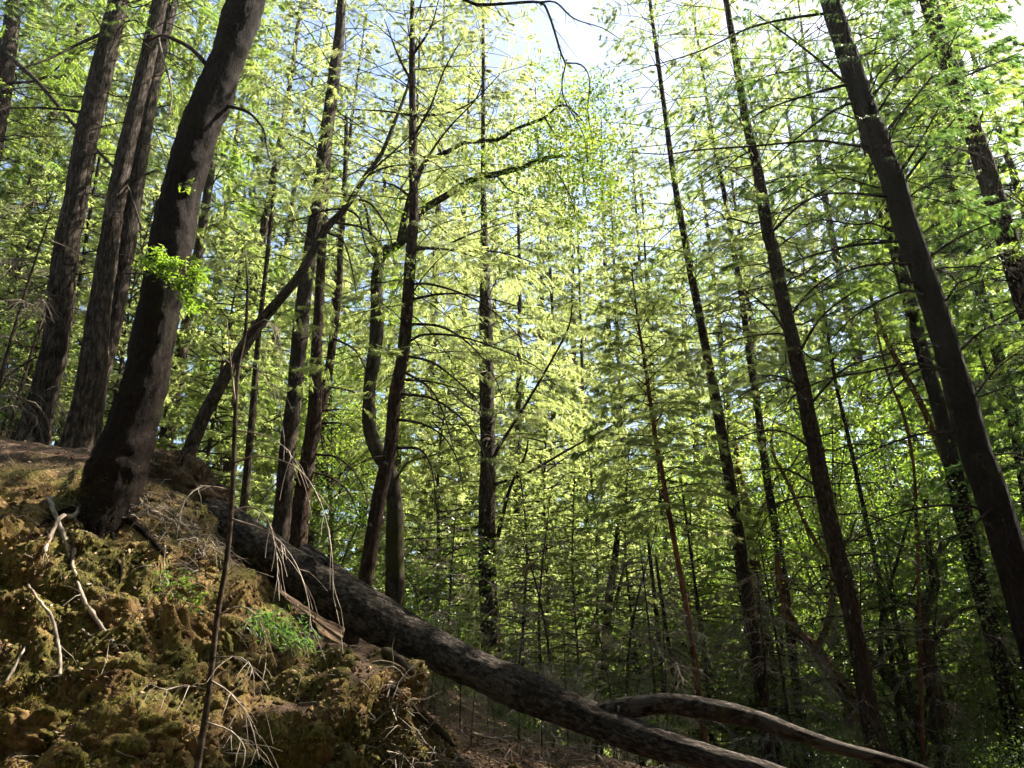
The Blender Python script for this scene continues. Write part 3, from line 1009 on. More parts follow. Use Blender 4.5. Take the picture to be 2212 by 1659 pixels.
t = Tree('conifer_tree', 'thick dark leaning conifer, biggest trunk on the right side of the photo', 'tree',
         [(2290, 1560, 78), (2245, 1420, 72), (2206, 1279, 68), (2175, 1172, 66), (2143, 1072, 66), (2106, 968, 62), (2077, 861, 58), (2045, 754, 52), (2013, 647, 50), (1984, 560, 50), (1961, 500, 50), (1929, 392, 48), (1887, 285, 48),
          (1850, 178, 45), (1827, 107, 43), (1793, 0, 39)], 10.8, 'bark_dark', top=20, sides=28, ridge=0.05)
for pts, y1 in (([(2030, 793), (1959, 786), (1870, 804), (1791, 818), (1720, 850), (1620, 925)], 9.8), ([(1877, 318), (1820, 311), (1763, 304), (1620, 316), (1506, 324), (1438, 333), (1350, 328)], 10), ([(1830, 182), (1763, 125), (1673, 57), (1627, 29)], 10.5),
                ([(1834, 182), (1763, 200), (1673, 229), (1620, 257)], 10.2), ([(1777, 30), (1710, 39), (1620, 60), (1510, 111), (1366, 154)], 10), ([(1916, 425), (1841, 418), (1763, 425), (1620, 489)], 10), ([(1938, 521), (1834, 532), (1727, 561), (1640, 600)], 10),
                ([(2073, 934), (2012, 933), (1923, 958), (1834, 1000), (1773, 1051)], 10), ([(2120, 1097), (2030, 1092), (1941, 1108), (1870, 1140), (1827, 1183)], 10), ([(2040, 800), (1980, 800), (1930, 840), (1890, 880)], 9.8),
                ([(1975, 570), (1900, 570), (1820, 590), (1740, 650)], 10), ([(2080, 890), (2150, 800), (2230, 740)], 10), ([(1940, 410), (2000, 330), (2060, 260), (2130, 170)], 10.2), ([(1935, 390), (1985, 310), (2030, 230)], 10.4),
                ([(1900, 300), (1960, 230), (2030, 140), (2090, 20)], 10.2), ([(1880, 270), (1930, 190), (1990, 130), (2100, 60)], 10.4), ([(1870, 230), (1930, 150), (2000, 70)], 10.4), ([(2150, 1090), (2080, 1150), (1980, 1180)], 9.8),
                ([(1985, 570), (2060, 520), (2150, 480), (2240, 470)], 10), ([(2060, 770), (2130, 710), (2220, 690)], 10), ([(2010, 640), (1950, 630), (1850, 680), (1790, 740)], 10), ([(1860, 215), (1800, 240), (1720, 300), (1640, 370)], 10)):
    t.traced(pts, y1, 7, 1.8, 14, 0.4)
t.branches(34, -60, 1000, (1.0, 2.6), up=0.2, droop=0.3, r0=0.016, twigs=16)
t.crown(9.5, 20.5, 2.8, 95, 100, 'fir_dark', r=np.random.default_rng(23))

t = Tree('conifer_tree', 'dark conifer trunk standing just left behind the biggest right-hand trunk', 'tree',
         [(2205, 1640, 40), (2173, 1493, 37), (2148, 1386, 36), (2120, 1279, 36), (2095, 1172, 36), (2073, 1075, 37), (2048, 968, 34), (2023, 861, 30), (1991, 754, 29), (1963, 647, 28), (1934, 540, 26), (1900, 430, 22)], 15, 'bark_dark', top=20)
t.branches(24, 450, 1550, (0.8, 2.0))
t.crown(7.5, 20.5, 2.7, 80, 75, 'fir_dark', r=np.random.default_rng(24))

t = Tree('conifer_tree', 'mottled conifer trunk in the upper right corner with yellow-green sprays hanging beside it', 'tree',
         [(2330, 930, 52), (2260, 760, 50), (2215, 647, 46), (2191, 571, 44), (2148, 428, 43), (2114, 321, 40), (2077, 214, 37), (2037, 107, 36), (2006, 0, 34)], 12.5, 'bark_red', top=21)
t.branches(26, -40, 640, (1.0, 2.8), up=0.1, droop=0.3, r0=0.016, twigs=16)
for pts in ([(2070, 215), (2040, 235), (2020, 250), (1990, 260)], [(2100, 300), (2060, 330), (2010, 350)], [(2060, 175), (2120, 150), (2190, 120)]):
    t.traced(pts, 12, 5, 2, 10)
t.crown(7.6, 21.5, 2.9, 120, 120, 'fir_mid', r=np.random.default_rng(25), droop=0.45)

# slim stems among the right-hand shade
t = Tree('sapling', 'straight thin stem between the bare-branched dark conifer and the trunks on the right', 'tree',
         [(1960, 1660, 14), (1930, 1457, 12), (1909, 1315, 11), (1891, 1208, 11), (1866, 1100, 10), (1834, 950, 9), (1805, 825, 8), (1784, 693, 6), (1775, 620, 4)], 15.5, 'bark_brown', sides=8)
t.branches(10, 700, 1500, (0.4, 1.0), r0=0.006)
t.crown(zrow(1800, 800, 15.5), zrow(1775, 600, 15.5), 1.0, 24, 110, 'fir_mid', r=np.random.default_rng(26))
t = Tree('sapling', 'very thin reddish stem on the right, curving left at its top', 'tree',
         [(1990, 1500, 9), (1985, 1300, 8), (1980, 1128, 8), (1973, 1004, 7), (1952, 897, 7), (1923, 825, 6), (1898, 733, 5), (1890, 660, 4)], 14.2, 'madrone', sides=8)
t.branches(6, 700, 1200, (0.4, 0.9), r0=0.005)
t = Tree('sapling', 'slim reddish leaning stem left of the dark trunk behind the biggest right-hand conifer', 'tree',
         [(2100, 1180, 16), (2060, 1050, 15), (2016, 933, 14), (1984, 861, 13), (1959, 818, 12), (1934, 772, 11), (1905, 711, 10), (1880, 640, 7)], 17, 'madrone', sides=10)
t.crown(zrow(1934, 772, 17), zrow(1870, 560, 17), 1.2, 24, 80, 'fir_mid', r=np.random.default_rng(27))
t = Tree('sapling', 'thin dark stem right of the biggest right-hand trunk, near the photo edge', 'tree',
         [(2215, 1100, 11), (2198, 1004, 10), (2177, 897, 9), (2127, 790, 8), (2100, 700, 6)], 16, 'bark_dark', sides=8)
t.branches(6, 720, 1050, (0.5, 1.2), r0=0.006)


def broadleaf(name, label, pts, Y, mat, limbs, clumps, leafmat, seed, n_each=40, rad=0.22, size=(0.05, 0.10), Yend=None, cat='tree'):
    t = Tree(name, label, cat, pts, Y, mat, rough=0.08, Yend=Yend, sides=14)
    for pts_, w0, w1 in limbs:
        t.traced(pts_, Y + 0.2, w0, w1, 5, 0.3, mat=mat, name='limb')
    r_ = np.random.default_rng(seed)
    cs = []
    for (px, py, sx, sy, n) in clumps:
        for k in range(n):
            cs.append(at(px + r_.normal() * sx, py + r_.normal() * sy, Y + r_.normal() * 0.8)[0])
    if cs:
        mb = MB()
        leaf_cloud(mb, cs, n_each, rad, size, 0, r_)
        mb.build('crown', [M[leafmat], M['twig']], t.root, origin=t.base, smooth=False)
    return t


broadleaf('madrone_tree', 'thick crooked red-brown broadleaf trunk leaning left, low behind the bare-branched dark conifer',
          [(1850, 1560, 40), (1834, 1503, 36), (1798, 1457, 34), (1763, 1404, 30), (1716, 1360, 26), (1690, 1290, 20), (1680, 1200, 14)], 16, 'madrone',
          [([(1763, 1404), (1790, 1340), (1800, 1260), (1792, 1225), (1756, 1160), (1738, 1128), (1709, 1057), (1673, 986), (1666, 950)], 15, 7), ([(1790, 1230), (1830, 1170), (1850, 1120)], 9, 4)],
          [(1700, 1150, 70, 90, 26), (1800, 1080, 80, 80, 26), (1680, 1000, 60, 60, 16)], 'leaf_bright', 41)
broadleaf('madrone_tree', 'red-barked broadleaf trunk close behind the brown conifer right of the young fir',
          [(1660, 1420, 26), (1648, 1330, 25), (1635, 1244, 24), (1622, 1160, 22), (1608, 1075, 19), (1595, 1020, 15), (1590, 960, 10)], 18, 'madrone',
          [([(1622, 1150), (1650, 1090), (1670, 1040)], 12, 5), ([(1608, 1080), (1570, 1040), (1540, 1020)], 10, 4)],
          [(1600, 980, 80, 60, 26), (1650, 1040, 60, 60, 16)], 'leaf_bright', 42)
broadleaf('tanoak_tree', 'wavy dark broadleaf trunk among the shade at the lower right, forking near its middle',
          [(2055, 1660, 44), (2048, 1636, 40), (2012, 1457, 33), (1993, 1370, 30), (1994, 1315, 28), (2019, 1265, 24), (2012, 1220, 20), (2005, 1170, 15), (2000, 1080, 9)], 14.5, 'bark_moss',
          [([(1993, 1330), (1965, 1305), (1935, 1310), (1905, 1320)], 13, 5), ([(2012, 1400), (2060, 1330), (2110, 1310), (2150, 1290)], 12, 5), ([(2010, 1230), (2030, 1180), (2025, 1120)], 10, 4)],
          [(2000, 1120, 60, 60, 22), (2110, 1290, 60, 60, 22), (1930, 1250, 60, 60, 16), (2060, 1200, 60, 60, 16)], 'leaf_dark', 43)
broadleaf('tanoak_tree', 'mossy broadleaf trunk leaning left at the lower right, in front of the wavy dark trunk',
          [(2030, 1605, 26), (2012, 1582, 25), (1941, 1493, 23), (1884, 1421, 19), (1850, 1380, 14), (1838, 1300, 9)], 14.8, 'bark_moss',
          [([(1902, 1440), (1905, 1333), (1923, 1261), (1955, 1154), (1975, 1090)], 12, 5)],
          [(1870, 1310, 60, 60, 16), (1960, 1160, 60, 50, 14)], 'leaf_dark', 44)
broadleaf('tanoak_tree', 'short leaning dark trunk standing in the brush above the middle of the log',
          [(1300, 1520, 22), (1302, 1495, 20), (1313, 1316, 19), (1322, 1250, 18), (1331, 1183, 15), (1335, 1130, 9)], 16, 'bark_moss',
          [([(1313, 1330), (1327, 1308), (1345, 1237), (1352, 1190)], 10, 4)],
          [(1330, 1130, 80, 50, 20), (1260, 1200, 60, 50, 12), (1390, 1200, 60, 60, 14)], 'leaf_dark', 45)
for label, pts, Y in (('thin straight dark stem in the brush, left of the red-stemmed young fir', [(1433, 1502, 10), (1424, 1387, 9), (1413, 1280, 9), (1402, 1183, 7), (1396, 1120, 5)], 15),
                      ('thin pale stem in the brush, close beside the red-stemmed young fir', [(1460, 1500, 9), (1452, 1441, 9), (1438, 1351, 8), (1424, 1258, 7), (1416, 1200, 4)], 14.5),
                      ('thinnest upright stem, just right of the red-stemmed young fir', [(1531, 1500, 8), (1520, 1387, 7), (1499, 1244, 6), (1477, 1083, 5), (1470, 1020, 3)], 15.5)):
    t = Tree('sapling', label, 'tree', pts, Y, 'bark_red', sides=8)
    t.branches(8, pts[-1][1], pts[0][1], (0.3, 0.9), mat='dead_twig', r0=0.005)
t = Tree('conifer_tree', 'pale distant trunk at the left edge behind the straight furrowed conifer', 'tree', [(20, 640, 20), (43, 512, 18), (72, 394, 15), (95, 300, 13)], 22, 'bark_grey', top=24)
t.crown(14, 24, 2.5, 60, 60, 'fir_pale', r=np.random.default_rng(28))
t = Tree('sapling', 'thin dark stem between the straight furrowed conifer and the twin conifer', 'tree', [(140, 780, 10), (160, 680, 10), (175, 590, 9), (195, 460, 8), (215, 340, 6)], 16, 'bark_dark', sides=8, top=15)
t.crown(11, 15.5, 1.3, 30, 80, 'fir_mid', r=np.random.default_rng(29))


# ------------------------------------------------------------------ fallen logs
def log_part(mb, rows, sides=36, rough=0.11, ridge=0.07):
    s = spline(rows, 0.07)
    mb.tube(s[:, :3], s[:, 3], sides, 0, rough=rough, ridge=ridge, seed=3.3)
    return s


pts = [(440, 1110, 84, 10.3), (480, 1132, 86, 10.2), (600, 1212, 86, 9.9), (700, 1275, 90, 9.55), (800, 1332, 90, 9.25), (845, 1357, 86, 9.12), (860, 1364, 78, 9.08), (900, 1384, 79, 8.95), (1000, 1432, 81, 8.6), (1100, 1477, 80, 8.25), (1150, 1499, 84, 8.05),
       (1200, 1523, 74, 7.9), (1300, 1562, 70, 7.55), (1400, 1600, 64, 7.2), (1500, 1628, 56, 6.9), (1600, 1656, 50, 6.6), (1750, 1700, 46, 6.2), (1950, 1760, 42, 5.8), (2150, 1830, 38, 5.4)]
rows = []
for px, py, w, Y in pts:
    p, t_ = at(px, py, Y)
    rows.append([*p, 0.5 * w * t_ / FPX])
rows = np.array(rows)
log = thing('fallen_log', 'long dark fallen log slanting down the bank to the lower right, forked at its end', 'log', rows[3, :3])
mb = MB()
log_part(mb, rows)
mb.build('trunk', M['log_bark'], log, origin=rows[3, :3])
pts = [(1270, 1552, 46, 7.65), (1330, 1534, 46, 7.5), (1420, 1521, 40, 7.3), (1480, 1524, 42, 7.2), (1581, 1541, 40, 7.05), (1653, 1560, 36, 6.95), (1691, 1575, 34, 6.9), (1798, 1611, 26, 6.8), (1905, 1638, 24, 6.7), (1990, 1662, 20, 6.6), (2150, 1720, 16, 6.5)]
r2 = []
for px, py, w, Y in pts:
    p, t_ = at(px, py, Y)
    r2.append([*p, 0.5 * w * t_ / FPX])
mb = MB()
log_part(mb, np.array(r2), 20)
mb.build('forked_limb', M['log_bark'], log, origin=rows[3, :3])
mb = MB()                                    # broken stubs
for (a, b, Y, w) in (((1150, 1468), (1162, 1452), 8.0, 12), ((1395, 1512), (1440, 1500), 7.3, 8), ((1090, 1510), (1105, 1532), 8.2, 9), ((690, 1240), (676, 1205), 9.5, 10), ((560, 1165), (556, 1130), 9.9, 7)):
    q = px_path([(*a, w), ((a[0] + b[0]) / 2, (a[1] + b[1]) / 2 + 1, w * 0.8), (*b, w * 0.5)], Y)
    mb.tube(q[:, :3], q[:, 3], 8, 0, rough=0.15)
mb.build('broken_stub', M['log_bark'], log, origin=rows[3, :3])
# root mass at its upper end
c0, t0 = at(395, 1062, 10.5)
u, v_ = np.meshgrid(np.linspace(0, 2 * np.pi, 72, endpoint=False), np.linspace(0.02, np.pi - 0.02, 44))
sph = np.stack([np.sin(v_) * np.cos(u), np.sin(v_) * np.sin(u), np.cos(v_)], -1).reshape(-1, 3)
kk = 1 + 0.28 * pnoise(sph * 1.8 + 3) + 0.16 * (1 - 2 * np.abs(pnoise(sph * 4.5 + 8))) + 0.07 * pnoise(sph * 12) + 0.04 * pnoise(sph * 26)
vv = sph * kk[:, None] * np.array([0.62, 0.45, 0.36])
vv = vv @ np.array([[0.85, 0, -0.52], [0, 1, 0], [0.52, 0, 0.85]]) + c0
gi2 = np.arange(44 * 72).reshape(44, 72)
qd = np.stack([gi2[:-1], np.roll(gi2, -1, 1)[:-1], np.roll(gi2, -1, 1)[1:], gi2[1:]], -1).reshape(-1, 4)
mb = MB()
mb.add(vv, qd, 0, np.full(len(vv), 0.85))
r_ = np.random.default_rng(8)
for k in range(26):
    d_ = r_.normal(size=3)
    d_[2] *= 0.7
    d_[1] -= 0.5
    d_ /= np.linalg.norm(d_)
    q0 = c0 + d_ * 0.4
    tt = np.linspace(0, 1, 6)[:, None]
    l = r_.uniform(0.25, 0.6)
    q = q0 + d_ * l * tt + np.array([0, 0, -0.5 * l]) * tt ** 2 + r_.normal(size=(6, 3)) * 0.03
    mb.tube(q, np.linspace(0.012, 0.002, 6), 5, 1, cap=False)
mb.build('root_mass', [M['ground'], M['twig']], log, origin=rows[3, :3])

pts = [(655, 1196, 46, 10.6), (690, 1222, 46, 10.5), (760, 1268, 44, 10.4), (840, 1318, 42, 10.2), (900, 1352, 38, 10.1), (960, 1395, 34, 10.0)]
r3 = np.array([[*at(px, py, Y)[0], 0.5 * w * at(px, py, Y)[1] / FPX] for px, py, w, Y in pts])
mb = MB()
log_part(mb, r3, 20)
tag(mb.build('log_piece', M['log_bark'], None, origin=r3[0, :3]), 'short weathered log lying just behind the long fallen log', 'log')

# ------------------------------------------------------------------ thin bare sapling in front of the bank
p_ = [(424, 1672, 16), (426, 1659, 16), (451, 1495, 14), (469, 1333, 12.5), (490, 1208, 11.5), (501, 1083, 11), (505, 987, 10), (509, 880, 9), (515, 790, 8), (530, 719, 7), (535, 620, 6), (533, 590, 4), (530, 540, 2.5)]
fs = Tree('bare_sapling', 'thin bare sapling standing in front of the soil bank, crossing before the fallen log', 'sapling', p_, 5.9, 'twig', sides=12, flare=1.1)
for pts, y1, w in (([(509, 880), (500, 800), (494, 740), (490, 690)], 5.7, 5), ([(497, 1110), (530, 1095), (570, 1110), (590, 1160), (600, 1230), (590, 1300)], 5.3, 4), ([(505, 1000), (560, 985), (640, 1010), (690, 1080), (715, 1180), (720, 1290)], 5.2, 4),
                   ([(502, 1060), (440, 1050), (400, 1080), (385, 1130)], 5.5, 4), ([(470, 1330), (520, 1310), (560, 1340), (575, 1420), (560, 1500)], 5.3, 4), ([(455, 1470), (500, 1500), (540, 1560), (560, 1640)], 5.4, 5),
                   ([(452, 1490), (400, 1480), (360, 1490), (330, 1480)], 5.6, 3), ([(460, 1420), (520, 1420), (545, 1445), (530, 1480)], 5.5, 3), ([(480, 1260), (430, 1230), (370, 1200), (355, 1180)], 5.7, 3.5), ([(498, 1120), (580, 1150), (640, 1220), (670, 1330), (655, 1430)], 5.3, 4),
                   ([(515, 790), (560, 800), (600, 850), (610, 920)], 5.4, 3), ([(530, 719), (570, 690), (600, 720), (612, 790)], 5.5, 3), ([(510, 930), (570, 940), (625, 975), (625, 1000)], 5.4, 3.5), ([(445, 1560), (500, 1580), (530, 1620), (520, 1670)], 5.4, 4)):
    fs.traced(pts, y1, w, 1.5, 9, 0.22, mat='dead_twig')
mb = MB()
r_ = np.random.default_rng(9)
for (px, py, sx, sy, n, Y) in [(600, 1350, 30, 20, 300, 5.5), (640, 1380, 20, 14, 170, 5.4), (560, 1335, 20, 14, 150, 5.6)]:
    mb = MB()
    b = np.array([at(px + r_.normal() * sx, py + r_.normal() * sy, Y + r_.normal() * 0.08)[0] for k in range(n)])
    d_ = r_.normal(size=(n, 3)) * 0.5 + np.array([0.5, -0.2, -0.5])
    mb.fronds(b, d_, r_.uniform(0.03, 0.07, n), r_.uniform(0.005, 0.010, n), 0)
    px_branch(mb, [(px - 45, py - 30), (px - 10, py - 5), (px + 30, py + 18)], Y, Y, 3, 1.5, 8, 0.08)
    mb.qm[-1][:] = 1
    mb.build('foliage', [M['fir_dark'], M['twig']], fs.root, origin=fs.base, smooth=False)

# ------------------------------------------------------------------ sticks and roots lying on the bank
def stick(name, label, cat, pts, w0, w1, mat='pale_wood', lift=0.03, sides=8, group=None, twigs=0):
    rows = []
    n = len(pts)
    for k, (px, py) in enumerate(pts):
        p = on_ground(px, py, lift)
        if p is None:
            continue
        t_ = np.linalg.norm(p - EYE)
        rows.append([*p, max(0.003, 0.42 * (w0 + (w1 - w0) * k / (n - 1)) * t_ / FPX)])
    rows = np.array(rows)
    # keep it stiff: ease the depth along the stick
    k = np.linspace(0, 1, len(rows))
    yfit = np.polyval(np.polyfit(k, rows[:, 1], 2), k)
    yfit -= min(0.5, max(0.02, float((yfit - rows[:, 1]).max()) * 1.05))
    for i in range(len(rows)):
        d_ = rows[i, :3] - EYE
        rows[i, :3] = EYE + d_ * (yfit[i] / d_[1])
    s = spline(rows, 0.05)
    mb = MB()
    mb.tube(s[:, :3] + rng.normal(size=(len(s), 3)) * 0.0025, s[:, 3] * (1 + 0.18 * rng.normal(size=len(s))).clip(0.7, 1.5), sides, 0, rough=0.25)
    if twigs:
        branch_twigs(mb, s[:, :3], s[:, 3], twigs, 0.18, rng)
    return tag(mb.build(name, M[mat], None, origin=s[0, :3]), label, cat, group)


def cb(L):
    return [(x * 0.358, 1065 + y * 0.358) for x, y in L]


stick('bleached_stick', 'long bleached stick running straight down the bank below the leaning trunk', 'stick', cb([(300, 40), (340, 130), (380, 290), (440, 440), (500, 620), (570, 740), (690, 950)]), 11, 8, twigs=5)
stick('bleached_stick', 'curved bleached stick bent like a hook at the foot of the leaning trunk', 'stick', cb([(520, 10), (500, 90), (440, 150), (370, 150), (310, 230), (260, 360)]), 10, 9, twigs=4)
stick('bleached_stick', 'bleached stick hanging lower left on the bank, dark at its top', 'stick', cb([(190, 550), (250, 660), (300, 750), (330, 900), (350, 1010), (360, 1120)]), 6, 8, twigs=3)
stick('bleached_stick', 'short grey stick tilted left near the left edge of the bank', 'stick', cb([(150, 930), (90, 1050), (20, 1160)]), 5, 5)
stick('bleached_branch', 'pale branch lying on the bank top right of the leaning trunk', 'stick', cb([(790, 20), (900, 110), (1050, 190), (1200, 230)]), 12, 5, twigs=8)
stick('bleached_stick', 'small forked pale stick on the bank left of the bare sapling', 'stick', cb([(1000, 330), (975, 420), (980, 480), (1010, 560), (1040, 640)]), 4, 3, twigs=3)
stick('bleached_stick', 'short pale stub sticking out of the moss in the middle of the bank', 'stick', cb([(480, 830), (500, 850), (540, 870), (600, 840)]), 9, 5)
stick('bleached_stick', 'short bleached splinter leaning on the ochre knob under the fallen log', 'stick', [(735, 1410), (742, 1390), (752, 1368)], 8, 6)
stick('bleached_stick', 'small pale chip low on the ochre knob under the fallen log', 'stick', [(780, 1478), (790, 1486), (796, 1492)], 5, 4)
stick('mossy_root', 'yellow mossy root stub jutting right from the ochre knob under the fallen log', 'root', [(832, 1420), (850, 1432), (872, 1442), (890, 1455)], 24, 16, mat='bark_moss', lift=0.06, sides=12)
stick('bleached_stick', 'grey stick lying across the red soil at the foot of the bank', 'stick', [(1020, 1590), (1060, 1600), (1110, 1598), (1150, 1612)], 6, 4, twigs=4)
stick('dead_branch', 'dark fallen branch slanting on the slope right of the ochre knob', 'stick', [(850, 1495), (900, 1545), (940, 1580), (975, 1620)], 22, 14, mat='bark_moss', lift=0.05, twigs=3)

# mossy lumps of rock at the foot of the bank
def boulder(px, py, Y, rad, label, seed, tall=0.8):
    c, _ = at(px, py, Y)
    u, v = np.meshgrid(np.linspace(0, 2 * np.pi, 80, endpoint=False), np.linspace(0.02, np.pi - 0.02, 50))
    sp = np.stack([np.sin(v) * np.cos(u), np.sin(v) * np.sin(u), np.cos(v)], -1).reshape(-1, 3)
    k = 0.95 + 0.30 * pnoise(sp * 1.3 + seed) - 0.16 * (1 - 2 * np.abs(pnoise(sp * 2.3 + seed))) - 0.08 * (1 - 2 * np.abs(pnoise(sp * 5.5 + seed))) + 0.04 * pnoise(sp * 13 + seed) + 0.03 * pnoise(sp * 30 + seed)
    vv = sp * k[:, None] * np.array([rad, rad * 0.8, rad * tall]) + c
    g2 = np.arange(50 * 80).reshape(50, 80)
    qd = np.stack([g2[:-1], np.roll(g2, -1, 1)[:-1], np.roll(g2, -1, 1)[1:], g2[1:]], -1).reshape(-1, 4)
    mb = MB()
    mb.add(vv, qd, 0, np.zeros(len(vv)))
    o = tag(mb.build('mossy_boulder', M['ground'], None, origin=c), label, 'boulder')
    rr_ = np.random.default_rng(int(seed))
    ii = rr_.integers(0, len(vv), 2600)
    ii = ii[(pnoise(vv[ii] * 2.6) > -0.18) & (sp[ii, 2] > -0.5)]
    mm2_ = MB()
    nn = len(ii)
    mm2_.fronds(vv[ii] + sp[ii] * 0.006, sp[ii] * 0.6 + rr_.normal(size=(nn, 3)) * 0.5 + np.array([0, 0, -0.7]), rr_.uniform(0.02, 0.055, nn), rr_.uniform(0.005, 0.013, nn), 0, rr_.random(nn))
    mm2_.build('moss', M['moss'], o, origin=c, smooth=False)
    return o


boulder(262, 1600, 6.95, 0.46, 'large rounded mossy boulder at the foot of the bank, left of the bare sapling', 11.0, 0.75)
boulder(60, 1580, 6.85, 0.31, 'smaller mossy boulder low at the left edge of the bank', 31.0, 0.7)
boulder(635, 1620, 7.2, 0.32, 'mossy yellow lump of rock at the foot of the bank, right of the bare sapling', 51.0, 0.9)

# twigs, clods and leaf litter that nobody could count
r_ = np.random.default_rng(10)
mb = MB()
mc = MB()
ml = MB()
cnt = 0
for k in range(1100):
    px, py = r_.uniform(-30, 1350), r_.uniform(940, 1670)
    p = on_ground(px, py, 0.012)
    if p is None or p[1] > 12:
        continue
    top = py < 1150 or (px > 380 and py < 1260)
    L = r_.uniform(0.06, 0.38) if not top else r_.uniform(0.12, 0.55)
    d_ = r_.normal(size=3)
    d_[2] = d_[2] * 0.5 - 0.25
    d_[1] *= 0.5
    d_ /= np.linalg.norm(d_)
    tt = np.linspace(0, 1, 5)[:, None]
    q = p + d_ * L * (tt - 0.3) + np.array([0, -0.25 * L, 0.3 * L]) * (4 * tt * (1 - tt)) * r_.uniform(0.0, 1.0) + r_.normal(size=(5, 3)) * 0.012
    if r_.random() < (0.75 if top else 0.33):
        mb.tube(q, np.linspace(r_.uniform(0.0022, 0.006), 0.0012, 5), 4, 0, cap=False)
for k in range(420):
    p = on_ground(r_.uniform(820, 1600), r_.uniform(1440, 1672), 0.012)
    if p is None or p[1] > 14:
        continue
    L = r_.uniform(0.1, 0.6)
    d_ = r_.normal(size=3) * np.array([1, 0.7, 0.5])
    d_ /= np.linalg.norm(d_)
    tt = np.linspace(0, 1, 5)[:, None]
    q = p + d_ * L * (tt - 0.3) + np.array([0, 0, 0.3 * L]) * (4 * tt * (1 - tt)) * r_.random() + r_.normal(size=(5, 3)) * 0.014
    mb.tube(q, np.linspace(r_.uniform(0.003, 0.008), 0.0015, 5), 4, int(k % 5 == 0), cap=False)
for k in range(260):
    u_ = r_.random()
    px, py = 285 + 230 * u_ + r_.normal() * 25, 1085 + 120 * u_ + r_.normal() * 22
    p = on_ground(px, py, 0.02)
    if p is None or p[1] > 12:
        continue
    L = r_.uniform(0.12, 0.45)
    d_ = np.array([0.8, -0.2, -0.45]) + r_.normal(size=3) * 0.45
    d_ /= np.linalg.norm(d_)
    tt = np.linspace(0, 1, 5)[:, None]
    q = p + d_ * L * (tt - 0.4) + np.array([0, -0.1 * L, 0.25 * L]) * (4 * tt * (1 - tt)) * r_.uniform(0.0, 1.0) + r_.normal(size=(5, 3)) * 0.012
    mb.tube(q, np.linspace(r_.uniform(0.003, 0.008), 0.0015, 5), 4, 1, cap=False)
tag(mb.build('twig_litter', [M['dead_twig'], M['pale_wood']]), 'fine dry twigs and roots strewn over the soil bank', kind='stuff')
cube = np.array([[x, y, z] for x in (-1, 1) for y in (-1, 1) for z in (-1, 1)], float)
cq = np.array([[0, 1, 3, 2], [4, 6, 7, 5], [0, 4, 5, 1], [2, 3, 7, 6], [0, 2, 6, 4], [1, 5, 7, 3]])
for k in range(3600):
    px, py = r_.uniform(-30, 1300), r_.uniform(1050, 1670)
    p = on_ground(px, py, 0.004)
    if p is None or p[1] > 11:
        continue
    s = 0.008 + 0.03 * r_.random() ** 3
    A = np.linalg.qr(r_.normal(size=(3, 3)))[0]
    mc.add((cube * (s * r_.uniform(0.5, 1.0, 3)) + r_.normal(size=(8, 3)) * s * 0.28) @ A + p, cq, 0, np.full(8, r_.random() * 0.25))
tag(mc.build('soil_clods', M['ground'], None), 'small clods and stones crumbled over the bank face', kind='stuff')
n = 0
P_, D_ = [], []
for k in range(6500):
    px, py = r_.uniform(-30, 1450), r_.uniform(930, 1670)
    p = on_ground(px, py, 0.012)
    if p is None or p[1] > 14:
        continue
    P_.append(p)
P_ = np.array(P_)
n = len(P_)
for k in range(3500):
    p = on_ground(r_.uniform(820, 1600), r_.uniform(1440, 1672), 0.012)
    if p is not None and p[1] < 14:
        P_ = np.concatenate([P_, p[None]]) if k % 1 == 0 else P_
n = len(P_)
sz = r_.uniform(0.02, 0.065, n)
ml.fronds(P_, r_.normal(size=(n, 3)) * np.array([1, 1, 0.5]), sz, sz * r_.uniform(0.2, 0.6, n), 0, r_.random(n))
tag(ml.build('leaf_litter', M['litter'], None, smooth=False), 'dry brown leaves and needles scattered over the bank', kind='stuff')
# fringe of hanging moss strands on the face
mm_ = MB()
P_ = []
for k in range(9000):
    px, py = r_.uniform(-30, 900), r_.uniform(1090, 1670)
    if pnoise(np.array([[px / 70, py / 70, 3.0]]))[0] < 0.05:
        continue
    p = on_ground(px, py, 0.012)
    if p is None or p[1] > 11:
        continue
    P_.append(p)
P_ = np.array(P_)
n = len(P_)
d_ = r_.normal(size=(n, 3)) * 0.35 + np.array([0, -0.35, -1.0])
mm_.fronds(P_, d_, r_.uniform(0.02, 0.07, n), r_.uniform(0.006, 0.016, n), 0, r_.random(n))
tag(mm_.build('moss_strands', M['moss'], None, smooth=False), 'olive moss hanging in short strands from the bank face', kind='stuff')

# green seedling on the bank
p0 = on_ground(385, 1330, 0.0)
sd = thing('seedling', 'bright green leafy seedling growing on the bank left of the bare sapling', 'plant', p0)
mb = MB()
r_ = np.random.default_rng(12)
for (px, py) in [(350, 1240), (385, 1230), (410, 1270), (440, 1285), (375, 1290), (420, 1310)]:
    q, _ = at(px, py, p0[1] - 0.25)
    mid = (p0 + q) / 2 + np.array([0, -0.05, 0.06])
    s = spline(np.array([p0, mid, q]), 0.05)
    mb.tube(s, np.linspace(0.004, 0.0015, len(s)), 5, 0, cap=False)
mb.build('stem', M['twig'], sd, origin=p0)
mb = MB()
cs = [at(px + r_.normal() * 12, py + r_.normal() * 9, p0[1] - 0.25 + r_.normal() * 0.05)[0] for (px, py) in [(355, 1245), (385, 1235), (410, 1268), (440, 1285), (375, 1290), (420, 1308), (395, 1255), (365, 1275)] for k in range(3)]
leaf_cloud(mb, cs, 13, 0.035, (0.03, 0.055), 0, r_)
mb.build('leaves', M['leaf_dark'], sd, origin=p0, smooth=False)

